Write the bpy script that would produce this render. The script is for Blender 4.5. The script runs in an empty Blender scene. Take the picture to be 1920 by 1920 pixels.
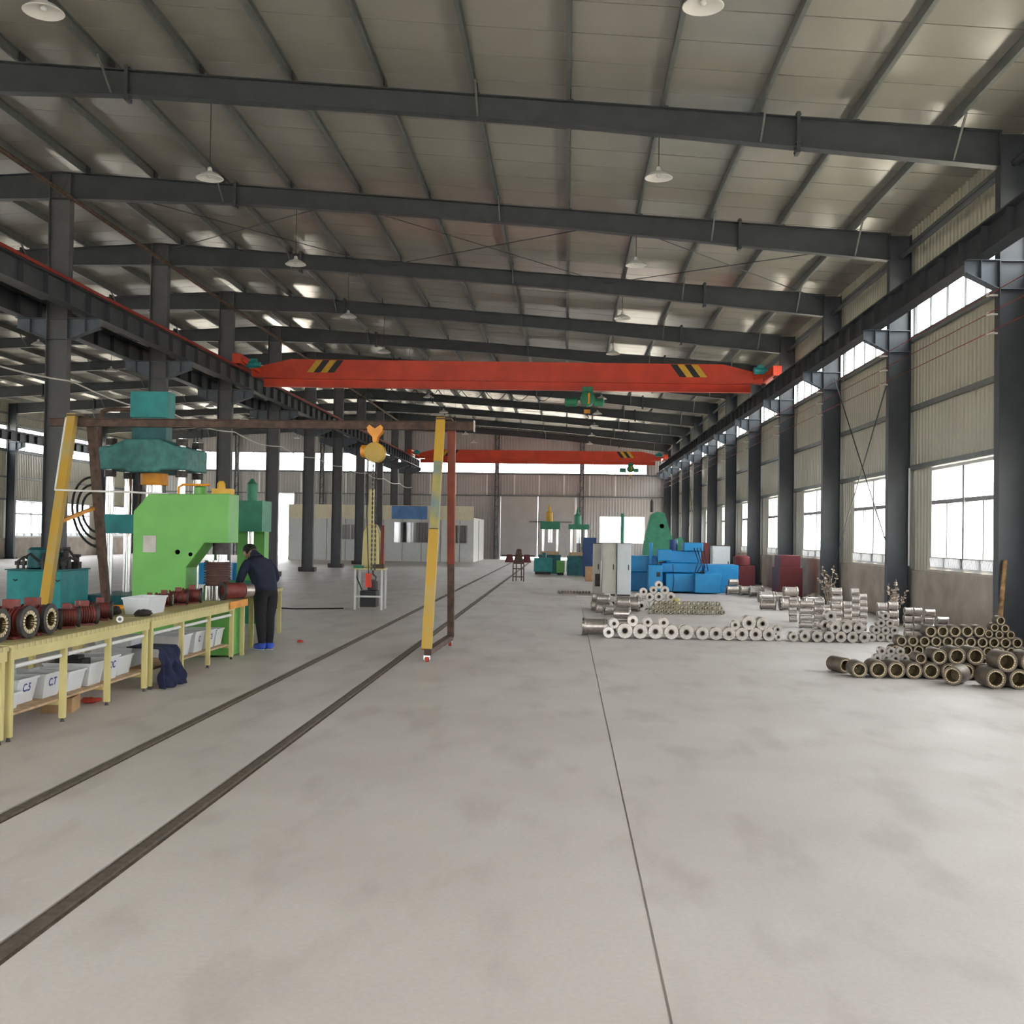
import bpy, math, random
from mathutils import Vector, Matrix
random.seed(7)
SC = bpy.context.scene
COL = SC.collection
PI = math.pi
def rad(a): return math.radians(a)

# ------------------------------------------------------------------ camera, sky, exposure
cam_d = bpy.data.cameras.new('camera'); cam = bpy.data.objects.new('camera', cam_d); COL.objects.link(cam)
cam_d.sensor_fit = 'HORIZONTAL'; cam_d.sensor_width = 36.0; cam_d.lens = 36.0 * 2090.0 / 1920.0
cam_d.clip_start = 0.05; cam_d.clip_end = 400
YAW, PITCH, ROLL = rad(2.794), rad(1.155), rad(0.848)
fw = Vector((-math.sin(YAW) * math.cos(PITCH), math.cos(YAW) * math.cos(PITCH), math.sin(PITCH)))
rt = Vector((math.cos(YAW), math.sin(YAW), 0)); up = rt.cross(fw)
rt2 = rt * math.cos(ROLL) + up * math.sin(ROLL); up2 = up * math.cos(ROLL) - rt * math.sin(ROLL)
m3 = Matrix((rt2, up2, -fw)).transposed()
cam.matrix_world = Matrix.Translation((0, 0, 1.738)) @ m3.to_4x4()
SC.camera = cam
W = bpy.data.worlds.new('overcast_sky'); SC.world = W; W.use_nodes = True
wb = W.node_tree.nodes['Background']
wb.inputs[0].default_value = (0.97, 0.985, 1.0, 1); wb.inputs[1].default_value = 13.0
sun_d = bpy.data.lights.new('hazy_sun', 'SUN'); sun = bpy.data.objects.new('hazy_sun', sun_d); COL.objects.link(sun)
sun_d.energy = 42.0; sun_d.color = (1.0, .90, .74); sun_d.angle = math.radians(4)
sun.rotation_euler = (math.radians(30), 0, math.radians(8))
SC.view_settings.view_transform = 'Standard'; SC.view_settings.look = 'None'
SC.view_settings.exposure = 0.18; SC.view_settings.gamma = 1.0; SC.view_settings.use_curve_mapping = False
try:
    cy = SC.cycles
    cy.use_denoising = True; cy.max_bounces = 10; cy.diffuse_bounces = 6; cy.glossy_bounces = 4
    cy.transparent_max_bounces = 12; cy.sample_clamp_indirect = 10; cy.caustics_reflective = False; cy.caustics_refractive = False
except Exception: pass

# ------------------------------------------------------------------ helpers
ORD = ['first', 'second', 'third', 'fourth', 'fifth', 'sixth', 'seventh', 'eighth', 'ninth', 'tenth', 'eleventh', 'twelfth', 'thirteenth', 'fourteenth', 'fifteenth', 'sixteenth']
def xform(M, p): return M @ Vector(p)
class MB:
    def __init__(s): s.v = []; s.f = []
    def add(s, vs, fs):
        b = len(s.v); s.v += [tuple(p) for p in vs]; s.f += [tuple(i + b for i in f) for f in fs]; return s
    def box(s, x0, x1, y0, y1, z0, z1, M=None):
        vs = [Vector((x, y, z)) for z in (z0, z1) for y in (y0, y1) for x in (x0, x1)]
        if M is not None: vs = [M @ p for p in vs]
        return s.add(vs, [(0, 2, 3, 1), (4, 5, 7, 6), (0, 1, 5, 4), (2, 6, 7, 3), (0, 4, 6, 2), (1, 3, 7, 5)])
    def cbox(s, c, d, M=None):
        return s.box(c[0] - d[0] / 2, c[0] + d[0] / 2, c[1] - d[1] / 2, c[1] + d[1] / 2, c[2] - d[2] / 2, c[2] + d[2] / 2, M)
    def beam(s, p0, p1, w, h, upv=(0, 0, 1)):
        p0, p1 = Vector(p0), Vector(p1); d = (p1 - p0).normalized(); u = Vector(upv)
        if abs(d.dot(u)) > .99: u = Vector((0, 1, 0))
        sd = d.cross(u).normalized() * w / 2; u2 = sd.cross(d).normalized() * h / 2
        vs = [p + a * sd + b * u2 for p in (p0, p1) for a, b in ((-1, -1), (1, -1), (1, 1), (-1, 1))]
        return s.add(vs, [(0, 1, 2, 3), (7, 6, 5, 4), (0, 4, 5, 1), (1, 5, 6, 2), (2, 6, 7, 3), (3, 7, 4, 0)])
    def tube(s, pts, r, n=8, cap=True):
        pts = [Vector(p) for p in pts]; rings = []; prev = None
        for i, p in enumerate(pts):
            a = pts[max(i - 1, 0)]; b = pts[min(i + 1, len(pts) - 1)]; d = (b - a).normalized()
            if prev is None:
                u = Vector((0, 0, 1)) if abs(d.z) < .9 else Vector((1, 0, 0))
            else: u = prev
            e1 = d.cross(u).normalized(); e2 = e1.cross(d).normalized(); prev = e2
            rr = r[i] if isinstance(r, (list, tuple)) else r
            rings.append([p + rr * (math.cos(t) * e1 + math.sin(t) * e2) for t in [2 * PI * k / n for k in range(n)]])
        vs = [q for rg in rings for q in rg]; fs = []
        for i in range(len(rings) - 1):
            for k in range(n):
                fs.append((i * n + k, i * n + (k + 1) % n, (i + 1) * n + (k + 1) % n, (i + 1) * n + k))
        if cap: fs += [tuple(reversed(range(n))), tuple(range((len(rings) - 1) * n, len(rings) * n))]
        return s.add(vs, fs)
    def lathe(s, prof, n=20, M=None, cap=(True, True)):
        vs = []; fs = []
        for r, z in prof:
            for k in range(n):
                t = 2 * PI * k / n; p = Vector((r * math.cos(t), r * math.sin(t), z)); vs.append(M @ p if M is not None else p)
        for i in range(len(prof) - 1):
            for k in range(n):
                fs.append((i * n + k, i * n + (k + 1) % n, (i + 1) * n + (k + 1) % n, (i + 1) * n + k))
        if cap[0]: fs.append(tuple(reversed(range(n))))
        if cap[1]: fs.append(tuple(range((len(prof) - 1) * n, len(prof) * n)))
        return s.add(vs, fs)
    def prism(s, poly, axis, a, b):
        # poly: 2-D points; axis 'X' -> (y,z), 'Y' -> (x,z), 'Z' -> (x,y)
        def P(q, t): return {'X': (t, q[0], q[1]), 'Y': (q[0], t, q[1]), 'Z': (q[0], q[1], t)}[axis]
        n = len(poly); vs = [P(q, a) for q in poly] + [P(q, b) for q in poly]
        fs = [tuple(reversed(range(n))), tuple(range(n, 2 * n))] + [(k, (k + 1) % n, n + (k + 1) % n, n + k) for k in range(n)]
        return s.add(vs, fs)
    def ball(s, c, rx, ry, rz, n=12, m=8):
        prof = []
        for j in range(1, m): t = PI * j / m; prof.append((math.sin(t), -math.cos(t)))
        M = Matrix.Translation(c) @ Matrix.Diagonal((rx, ry, rz, 1))
        return s.lathe(prof, n, M)
    def mesh(s, name, mat, smooth=None):
        me = bpy.data.meshes.new(name); me.from_pydata(s.v, [], s.f); me.update()
        import bmesh
        bm = bmesh.new(); bm.from_mesh(me); bmesh.ops.recalc_face_normals(bm, faces=bm.faces); bm.to_mesh(me); bm.free()
        if mat is not None: me.materials.append(mat)
        if smooth:
            me.polygons.foreach_set('use_smooth', [True] * len(me.polygons))
            me.set_sharp_from_angle(angle=rad(smooth))
        return me
    def build(s, name, mat, parent=None, loc=None, rot=None, smooth=None):
        return ob(name, s.mesh(name, mat, smooth), parent, loc, rot)
def ob(name, mesh, parent=None, loc=None, rot=None, scale=None):
    o = bpy.data.objects.new(name, mesh); COL.objects.link(o)
    if parent is not None: o.parent = parent
    if loc is not None: o.location = loc
    if rot is not None: o.rotation_euler = rot
    if scale is not None: o.scale = (scale,) * 3 if isinstance(scale, (int, float)) else scale
    return o
def tag(o, label=None, cat=None, group=None, kind=None):
    if label: o['label'] = label
    if cat: o['category'] = cat
    if group: o['group'] = group
    if kind: o['kind'] = kind
    return o
def thing(name, label, cat, loc=(0, 0, 0), rot=None, group=None, scale=None):
    return tag(ob(name, None, None, loc, rot, scale), label, cat, group)
def struct(name, mesh=None, parent=None, loc=None, rot=None):
    return tag(ob(name, mesh, parent, loc, rot), kind='structure')
def proto_place(parts, name, label, cat, loc, rot, group, scale=None):
    t = thing(name, label, cat, loc, rot, group, scale)
    for p in parts:
        c = ob(p[0], p[1], t, *(p[2:4] if len(p) > 2 else ()))
        if len(p) > 4:
            for q in p[4]: ob(q[0], q[1], c, *(q[2:4] if len(q) > 2 else ()))
    return t

# ------------------------------------------------------------------ materials
def mat(name, col, rough=.6, metal=0., var=.12, scale=6., bump=0., bscale=40., spec=.5, col2=None, lo=.35, hi=.65):
    m = bpy.data.materials.new(name); m.use_nodes = True; nt = m.node_tree; N = nt.nodes; L = nt.links
    b = N['Principled BSDF']; b.inputs['Roughness'].default_value = rough; b.inputs['Metallic'].default_value = metal
    b.inputs['Specular IOR Level'].default_value = spec
    tc = N.new('ShaderNodeTexCoord')
    ns = N.new('ShaderNodeTexNoise'); ns.inputs['Scale'].default_value = scale; ns.inputs['Detail'].default_value = 5
    L.new(tc.outputs['Object'], ns.inputs['Vector'])
    rp = N.new('ShaderNodeValToRGB'); rp.color_ramp.elements[0].position = lo; rp.color_ramp.elements[1].position = hi
    c2 = col2 if col2 else tuple(min(1, c * (1 + var)) for c in col)
    c1 = col if col2 else tuple(c * (1 - var) for c in col)
    rp.color_ramp.elements[0].color = (*c1, 1); rp.color_ramp.elements[1].color = (*c2, 1)
    L.new(ns.outputs['Fac'], rp.inputs['Fac']); L.new(rp.outputs['Color'], b.inputs['Base Color'])
    if bump:
        n2 = N.new('ShaderNodeTexNoise'); n2.inputs['Scale'].default_value = bscale; n2.inputs['Detail'].default_value = 4
        L.new(tc.outputs['Object'], n2.inputs['Vector'])
        bp = N.new('ShaderNodeBump'); bp.inputs['Strength'].default_value = bump; bp.inputs['Distance'].default_value = .02
        L.new(n2.outputs['Fac'], bp.inputs['Height']); L.new(bp.outputs['Normal'], b.inputs['Normal'])
    return m
def ribbed(m, axis, period, strength):
    # fine pressed ribs of a steel sheet: shallow relief only
    nt = m.node_tree; N = nt.nodes; L = nt.links; b = N['Principled BSDF']
    tc = N.new('ShaderNodeTexCoord'); wv = N.new('ShaderNodeTexWave'); wv.wave_type = 'BANDS'; wv.bands_direction = axis
    wv.inputs['Scale'].default_value = 1.0 / period * .314; wv.inputs['Distortion'].default_value = 0
    L.new(tc.outputs['Object'], wv.inputs['Vector'])
    bp = N.new('ShaderNodeBump'); bp.inputs['Strength'].default_value = strength; bp.inputs['Distance'].default_value = .01
    L.new(wv.outputs['Fac'], bp.inputs['Height']); L.new(bp.outputs['Normal'], b.inputs['Normal'])
    return m
M = {}
M['steel'] = mat('painted_structural_steel', (.040, .047, .053), .5, 0, .12, 3)
M['steel_l'] = mat('window_lit_bracket', (.085, .105, .125), .5, 0, .1, 3)  # paler copy of the steel paint; window light put into the colour
M['steel_w'] = mat('window_lit_web', (.046, .055, .065), .5, 0, .1, 3)  # lifted above the flange tone; high-window light put into the colour
M['steel_m'] = mat('hazed_column_steel', (.085, .087, .092), .55, 0, .1, 3)  # hazy veil over the middle columns put into the colour
M['purlin'] = mat('galvanised_purlin', (.15, .165, .16), .45, .3, .1, 5)
M['rust'] = mat('rusty_footing', (.10, .07, .055), .8, 0, .3, 8)
M['roof'] = ribbed(mat('white_roof_sheet', (.325, .315, .28), .20, 0, .05, .8, spec=.7), 'Y', .045, .06)
M['roofback'] = mat('dark_seam_backing', (.12, .12, .12), .7)
M['wall'] = mat('cream_wall_sheet', (.44, .425, .34), .30, 0, .05, .8, spec=.5)
M['wallgrey'] = mat('grey_wall_sheet', (.40, .39, .385), .5, 0, .05, .8)
M['plaster'] = mat('stained_cement_plaster', (.34, .295, .245), .9, 0, 0, 1.6, .25, 30, col2=(.52, .465, .40), lo=.3, hi=.7)
M['sill'] = mat('pale_sill', (.50, .47, .43), .8)
M['white'] = mat('white_paint', (.75, .75, .73), .45, 0, .04)
M['frame'] = mat('white_window_frame', (.60, .60, .60), .4, 0, .04)
M['grille'] = mat('grey_security_grille', (.28, .28, .28), .5, .3, .1)
M['office'] = mat('white_sandwich_panel', (.66, .66, .64), .5, 0, .04)
M['cream'] = mat('cream_fascia', (.75, .68, .50), .4, 0, .05)
M['doorgrey'] = mat('grey_sliding_door', (.40, .39, .38), .55, 0, .06, 1.2)
M['red'] = mat('crane_red', (.62, .055, .022), .45, 0, .1, 2)
M['redbar'] = mat('conductor_red', (.26, .018, .014), .5)
M['black'] = mat('black_paint', (.015, .015, .017), .5)
M['rubber'] = mat('black_rubber', (.012, .012, .012), .7)
M['yellow'] = mat('yellow_paint', (.62, .36, .03), .5, 0, .12, 4)
M['yellowworn'] = mat('worn_yellow_paint', (.50, .30, .03), .55, 0, 0, 1.3, .1, 30, col2=(.38, .33, .16), lo=.5, hi=.75)
M['greyworn'] = mat('patchy_worn_paint', (.36, .30, .10), .6, 0, 0, 2.2, .1, 30, col2=(.13, .22, .24), lo=.42, hi=.62)
M['orange'] = mat('orange_paint', (.75, .30, .02), .5)
M['teal'] = mat('teal_machine_paint', (.010, .25, .255), .45, 0, .15, 4)
M['teald'] = mat('dark_teal_paint', (.012, .12, .13), .5, 0, .2, 6)
M['tealcross'] = mat('faded_teal_casting', (.05, .20, .19), .6, 0, .25, 7, .1, 20)
M['green'] = mat('bright_green_paint', (.14, .42, .085), .45, 0, .06, 3)
M['greend'] = mat('machine_green_paint', (.03, .22, .12), .5, 0, .15, 5)
M['chrome'] = mat('bright_steel', (.70, .69, .67), .22, 1.0, .06)
M['brownsteel'] = mat('rusty_brown_steel', (.085, .052, .038), .75, 0, .35, 9, .1, 40)
M['oxide'] = mat('red_oxide_paint', (.20, .045, .025), .6, 0, .2, 5)
M['motorred'] = mat('dark_red_casting', (.17, .032, .026), .55, 0, .25, 12, .1, 60)
M['brownred'] = mat('dark_brown_core', (.085, .035, .026), .7, 0, .25, 10)
M['iron'] = mat('dark_iron', (.05, .045, .042), .6, .4, .3, 15)
M['alu'] = mat('cast_aluminium', (.58, .55, .50), .36, .8, .12, 25)
M['lamin'] = mat('laminated_core', (.52, .47, .43), .32, .8, .15, 20)
M['shell'] = mat('dark_rolled_steel', (.17, .14, .108), .55, .5, .25, 12)
M['coil'] = mat('varnished_winding', (.58, .48, .31), .55, 0, .35, 40)
M['boredark'] = mat('dark_bore', (.10, .075, .03), .4, .3, .4, 25)  # plain dark tone for the insides of bores
M['brass'] = mat('brassy_ring', (.34, .30, .21), .42, .7, .2, 25)
M['pyellow'] = mat('pale_yellow_paint', (.60, .52, .22), .5, 0, .06, 3)
M['topwood'] = mat('worn_pale_yellow_board', (.50, .43, .20), .65, 0, .2, 7)
M['wood'] = mat('raw_wood', (.50, .34, .20), .75, 0, .2, 9)
M['pole'] = mat('peeled_timber', (.14, .075, .035), .85, 0, 0, 7, .2, 30, col2=(.42, .25, .11))
M['plastic'] = mat('milky_plastic', (.66, .68, .70), .4, 0, .03)
M['ink'] = mat('blue_marker_ink', (.02, .03, .25), .6)
M['carton'] = mat('brown_cardboard', (.40, .25, .13), .85, 0, .1)
M['navycloth'] = mat('navy_cloth', (.010, .015, .05), .9, 0, .3, 12, .2, 60)
M['jacket'] = mat('navy_jacket', (.014, .019, .042), .9, 0, .25, 10, .2, 60)
M['trouser'] = mat('black_trousers', (.010, .010, .012), .9, 0, .2, 10)
M['shoe'] = mat('blue_shoe', (.02, .07, .42), .6)
M['sole'] = mat('pale_sole', (.55, .55, .58), .7)
M['skin'] = mat('skin', (.42, .24, .16), .6, 0, .08)
M['hair'] = mat('black_hair', (.012, .010, .009), .7)
M['blue'] = mat('machine_blue', (.008, .25, .55), .42, 0, .08, 3)
M['blued'] = mat('dark_blue', (.02, .06, .18), .5)
M['cabinet'] = mat('beige_cabinet', (.52, .50, .43), .5, 0, .04)
M['cabinetw'] = mat('pale_cabinet', (.62, .66, .67), .5, 0, .04)
M['redm'] = mat('dark_red_machine', (.11, .012, .016), .5)
M['grass'] = mat('dry_stalk', (.42, .34, .26), .9, 0, .3, 20)
M['dryleaf'] = mat('dry_leaf', (.40, .33, .26), .9, 0, .25, 20)
M['bluepane'] = mat('blue_tinted_film', (.08, .22, .50), .3, 0, .15, 2)
M['ground'] = mat('outside_concrete_yard', (.46, .43, .37), .9, 0, .1, .2)
M['scrap'] = mat('red_rag', (.5, .05, .03), .8)
def floor_mat():
    m = bpy.data.materials.new('power_floated_concrete'); m.use_nodes = True; nt = m.node_tree; N = nt.nodes; L = nt.links
    b = N['Principled BSDF']; tc = N.new('ShaderNodeTexCoord')
    def noise(s, d, sc=None):
        n = N.new('ShaderNodeTexNoise'); n.inputs['Scale'].default_value = s; n.inputs['Detail'].default_value = d
        if sc:
            mp = N.new('ShaderNodeMapping'); mp.inputs['Scale'].default_value = sc; mp.inputs['Rotation'].default_value = (0, 0, .5)
            L.new(tc.outputs['Object'], mp.inputs['Vector']); L.new(mp.outputs['Vector'], n.inputs['Vector'])
        else: L.new(tc.outputs['Object'], n.inputs['Vector'])
        return n
    def ramp(n, stops):
        r = N.new('ShaderNodeValToRGB'); e = r.color_ramp.elements
        e[0].position, e[0].color = stops[0][0], (*stops[0][1], 1); e[1].position, e[1].color = stops[-1][0], (*stops[-1][1], 1)
        for p, c in stops[1:-1]: q = e.new(p); q.color = (*c, 1)
        L.new(n.outputs['Fac'], r.inputs['Fac']); return r
    r1 = ramp(noise(.55, 7), [(.30, (.535, .492, .462)), (.5, (.578, .536, .505)), (.72, (.62, .582, .552))])
    r2 = ramp(noise(2.2, 8, (1.0, .35, 1)), [(.34, (.87, .86, .855)), (.47, (1, 1, 1)), (.8, (1.03, 1.03, 1.03))])
    r3 = ramp(noise(38, 3), [(.3, (.95, .95, .95)), (.7, (1.03, 1.03, 1.03))])
    def mul(a, c):
        x = N.new('ShaderNodeMix'); x.data_type = 'RGBA'; x.blend_type = 'MULTIPLY'; x.inputs[0].default_value = 1
        L.new(a, x.inputs[6]); L.new(c, x.inputs[7]); return x.outputs[2]
    L.new(mul(mul(r1.outputs[0], r2.outputs[0]), r3.outputs[0]), b.inputs['Base Color'])
    rr = ramp(noise(1.3, 5), [(.3, (.42,) * 3), (.7, (.62,) * 3)]); L.new(rr.outputs[0], b.inputs['Roughness'])
    bp = N.new('ShaderNodeBump'); bp.inputs['Strength'].default_value = .06; bp.inputs['Distance'].default_value = .02
    n = noise(9, 6); L.new(n.outputs['Fac'], bp.inputs['Height']); L.new(bp.outputs['Normal'], b.inputs['Normal'])
    return m
M['floor'] = floor_mat()
M['dirt'] = mat('groove_dirt', (.12, .095, .07), .9, 0, .3, 14, .3, 40)
M['railsteel'] = mat('worn_rail', (.15, .125, .10), .6, .4, .2, 20)
def pane_mat():
    m = bpy.data.materials.new('daylit_window_glass'); m.use_nodes = True; nt = m.node_tree; N = nt.nodes; L = nt.links
    N.remove(N['Principled BSDF']); out = N['Material Output']
    t = N.new('ShaderNodeBsdfTransparent'); t.inputs[0].default_value = (.92, .93, .93, 1)
    g = N.new('ShaderNodeBsdfGlossy'); g.inputs['Roughness'].default_value = .08
    mx = N.new('ShaderNodeMixShader'); mx.inputs[0].default_value = .06
    L.new(t.outputs[0], mx.inputs[1]); L.new(g.outputs[0], mx.inputs[2]); L.new(mx.outputs[0], out.inputs[0]); return m
M['pane'] = pane_mat()

# ------------------------------------------------------------------ building geometry
XR, XM = 6.97, -11.18                 # axes of wall columns and of the middle columns
XL = -30.5                            # far-left wall columns
def FY(n): return 6.0 * n - .137      # frame positions
Y0, Y1 = FY(-1) - .3, FY(13) + .32
def zt(x):                            # rafter top
    if x < XM: return 8.2 + .0745 * (XR - XM) - .052 * (XM - x)
    return 8.2 + .0745 * (XR - x)
SL = math.atan(.0745); SLL = math.atan(.052)
XWR, XWL = 7.25, XL - .28             # inner wall faces

# floor: one cross-section pulled along the hall, with rail grooves and a slab joint
RAILX = (-3.35, -2.28)
prof = [(XWL - .3, 0)]
for gx, w, d in ((-17.5, .006, .01), (RAILX[0], .065, .035), (RAILX[1], .065, .035), (.40, .006, .012)):
    prof += [(gx - w, 0), (gx - w, -d), (gx + w, -d), (gx + w, 0)]
prof += [(XWR + .3, 0), (XWR + .3, -.3), (XWL - .3, -.3)]
fb = MB(); n = len(prof)
fb.add([(x, Y0 - .3, z) for x, z in prof] + [(x, Y1 + .3, z) for x, z in prof], [(k, (k + 1) % n, n + (k + 1) % n, n + k) for k in range(n)])
struct('floor', fb.mesh('floor', M['floor']))
MB().box(-130, 130, -120, 220, -.9, -.35).build('ground', M['ground'])
tag(bpy.data.objects['ground'], kind='structure')
for rx, lb in zip(RAILX, ('brown steel rail in the floor groove running closer to the workbench', 'brown steel rail in the floor groove running under the gantry foot')):
    t = thing('floor_rail', lb, 'rail', (rx, 0, 0))
    MB().box(-.065, .065, Y0 + .5, 68.5, -.034, -.010).build('groove_fill', M['dirt'], t)
    MB().box(-.028, .028, Y0 + .5, 68.4, -.010, .006).build('rail_head', M['railsteel'], t)

# roof
ceil = struct('ceiling')
LP = (XR + .45 - XM) / math.cos(SL); LPL = (XM - XL + .45) / math.cos(SLL)
pm = MB().box(0, LP, -.461, .461, 0, .06).mesh('roof_panel', M['roof'])
bmsh = MB().box(0, LP, Y0 - .3, Y1 + .3, .062, .10).mesh('dark_seam_backing', M['roofback'])  # backing added above the panel gaps to block daylight and darken the seams
zr = zt(XM) + .195
for side in (1, -1):
    rot = (0, SL, 0) if side == 1 else (0, SLL, PI)
    y = Y0 - .1
    pmm = pm if side == 1 else MB().box(0, LPL, -.461, .461, 0, .06).mesh('roof_panel', M['roof'])
    if side == -1: bmsh = MB().box(0, LPL, Y0 - .3, Y1 + .3, .062, .10).mesh('dark_seam_backing', M['roofback'])
    while y < Y1 + .3:
        ob('roof_panel', pmm, ceil, (XM, y, zr), rot); y += .95
    ob('seam_backing', bmsh, ceil, (XM, 0 if side == 1 else Y0 + Y1, zr), rot)
PX = [-10.63 + 1.51 * k for k in range(13)]
def purlin_mesh():
    h, w, t = .185, .065, .012
    poly = [(-w / 2, 0), (w / 2, 0), (w / 2, t), (-w / 2 + t, t), (-w / 2 + t, h - t), (w / 2, h - t), (w / 2, h), (-w / 2, h)]
    return MB().prism(poly, 'Y', Y0, Y1).mesh('roof_purlin', M['purlin'])
pu = purlin_mesh()
for k, x in enumerate(PX):
    if k < 12: tag(ob('roof_purlin', pu, None, (x, 0, zt(x) + .004), (0, SL, 0)), 'grey galvanised purlin over the crane bay, %s from the windowed wall' % ORD[11 - k], 'purlin', 'purlins of the crane bay roof slope')
    xx = 2 * XM - x
    tag(ob('roof_purlin', pu, None, (xx, Y0 + Y1, zt(xx) + .004), (0, SLL, PI)), 'grey galvanised purlin over the far bay, %s beyond the middle columns' % ORD[k], 'purlin', 'purlins of the far bay roof slope')
# rafters
DEP = [(XM, .58), (-7.3, .40), (-3, .36), (0, .38), (3.6, .48), (XR - .2, .56)]
def dep(x):
    for (a, d0), (b, d1) in zip(DEP, DEP[1:]):
        if a <= x <= b: return d0 + (d1 - d0) * (x - a) / (b - a)
    return DEP[-1][1]
def rafter_meshes(slope, ext=0):
    xs = [XM, -7.3, -3, 0, 3.6, XR - .2 + ext]
    z = lambda x: -slope * (x - XM)
    poly = [(x - XM, z(x)) for x in xs] + [(x - XM, z(x) - dep(x)) for x in reversed(xs)]
    web = MB().prism(poly, 'Y', -.006, .006).mesh('web', M['steel'])
    tf = MB(); bf = MB()
    for a, b in zip(xs, xs[1:]):
        tf.prism([(a - XM, z(a)), (b - XM, z(b)), (b - XM, z(b) - .014), (a - XM, z(a) - .014)], 'Y', -.1, .1)
        bf.prism([(a - XM, z(a) - dep(a)), (b - XM, z(b) - dep(b)), (b - XM, z(b) - dep(b) - .014), (a - XM, z(a) - dep(a) - .014)], 'Y', -.1, .1)
    parts = [('web', web), ('top_flange', tf.mesh('top_flange', M['steel'])), ('bottom_flange', bf.mesh('bottom_flange', M['steel']))]
    for sx in (-7.3, 3.6):
        d = dep(sx); sp = MB().box(-.028, .028, -.11, .11, -d - .10, .07)
        for yy in (-.07, .07):
            for zz in (-d - .06, -d + .06, -.06, .04): sp.lathe([(.016, -.045), (.016, .045)], 6, Matrix.Translation((0, yy, zz)) @ Matrix.Rotation(PI / 2, 4, 'Y'))
        parts.append(('splice_plate', sp.mesh('splice_plate', M['steel']), (sx - XM, 0, z(sx)), None))
    cl = MB().box(-.006, .006, -.10, .10, 0, .165).box(-.05, .05, -.1, .1, 0, .01).mesh('purlin_cleat', M['black'])
    for x in PX[:12 if ext == 0 else 13]: parts.append(('purlin_cleat', cl, (x + .035 - XM, 0, z(x)), None))
    fbm = {}
    for x in (-7.61, -1.57, 2.96, 5.98):
        d = dep(x); parts.append(('fly_brace', MB().beam((0, .05, -d + .02), (0, .62, .02), .03, .03).beam((0, -.05, -d + .02), (0, -.62, .02), .03, .03).mesh('fly_brace', M['purlin']), (x + .05 - XM, 0, z(x)), None))
    return parts
RF = rafter_meshes(.0745); RFL = rafter_meshes(.052, XM - XL - (XR - XM))
for n in range(-1, 14):
    y = FY(n)
    proto_place(RF, 'roof_rafter', 'dark grey tapered steel rafter over the crane bay, %s from the end wall' % ORD[13 - n], 'rafter', (XM, y, zt(XM)), None, 'rafters over the crane bay')
    proto_place(RFL, 'roof_rafter', 'grey steel rafter over the far bay, %s from the end wall' % ORD[13 - n], 'rafter', (XM, y, zt(XM)), (0, 0, PI), 'rafters over the far bay')

# columns
def column_parts(half, ztop, brackets, zb, foot, reach=.52, ms='steel', mw='steel_w'):
    fl = MB().box(-.007, .007, -.11, .11, 0, ztop).mesh('flange', M[ms])
    web = MB().box(-half, half, -.006, .006, 0, ztop).mesh('web', M[mw])
    bp = MB().box(-half - .12, half + .12, -.2, .2, 0, .03)
    for sx in (-1, 1):
        for yy in (-.15, .15): bp.lathe([(.022, .03), (.022, .10)], 6, Matrix.Translation((sx * (half + .06), yy, 0)))
    parts = [('flange', fl, (-half, 0, 0), None), ('flange', fl, (half, 0, 0), None), ('web', web), ('base_plate', bp.mesh('base_plate', M['steel']))]
    if foot:
        parts.append(('footing', MB().box(-half - .13, -half - .01, -.22, .22, .03, .2).box(half + .01, half + .13, -.22, .22, .03, .2).mesh('footing', M['rust'])))
    for zz in (zb - .02, zb - .46):
        parts.append(('stiffener', MB().box(-half, half, -.1, .1, zz - .006, zz + .006).mesh('stiffener', M['steel_l'])))
    for s in brackets:
        b = MB(); x0, x1 = s * half, s * (half + reach)
        b.prism([(x0, zb - .014), (x1, zb - .014), (x1, zb - .2), (x0, zb - .46)], 'Y', -.006, .006)
        b.box(min(x0, x1), max(x0, x1), -.11, .11, zb - .014, zb)
        b.prism([(x0, zb - .46), (x1, zb - .2), (x1, zb - .214), (x0, zb - .474)], 'Y', -.11, .11)
        xm = s * (half + reach * .55); b.box(xm - .006, xm + .006, -.1, .1, zb - .32, zb - .014)
        parts.append(('crane_bracket', b.mesh('crane_bracket', M['steel_l'])))
    return parts
ZBR, ZBL = 6.17, 6.33
CR = column_parts(.22, 8.18, (-1,), ZBR, False)
CM = column_parts(.23, 9.5, (-1, 1), ZBL, True, .70, 'steel_m', 'steel_m')
CLp = column_parts(.22, 8.55, (1,), ZBR + .25, False)
for n in range(-1, 14):
    proto_place(CR, 'steel_column', 'dark blue-grey steel column on the windowed wall, %s from the end wall' % ORD[13 - n], 'column', (XR, FY(n), 0), None, 'columns along the windowed wall')
    proto_place(CM, 'steel_column', 'dark grey free-standing middle column with two crane brackets, %s from the end wall' % ORD[13 - n], 'column', (XM, FY(n), 0), None, 'middle row of columns')
    proto_place(CLp, 'steel_column', 'grey steel column against the far side wall, %s from the end wall' % ORD[13 - n], 'column', (XL, FY(n), 0), None, 'columns along the far side wall')

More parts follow.
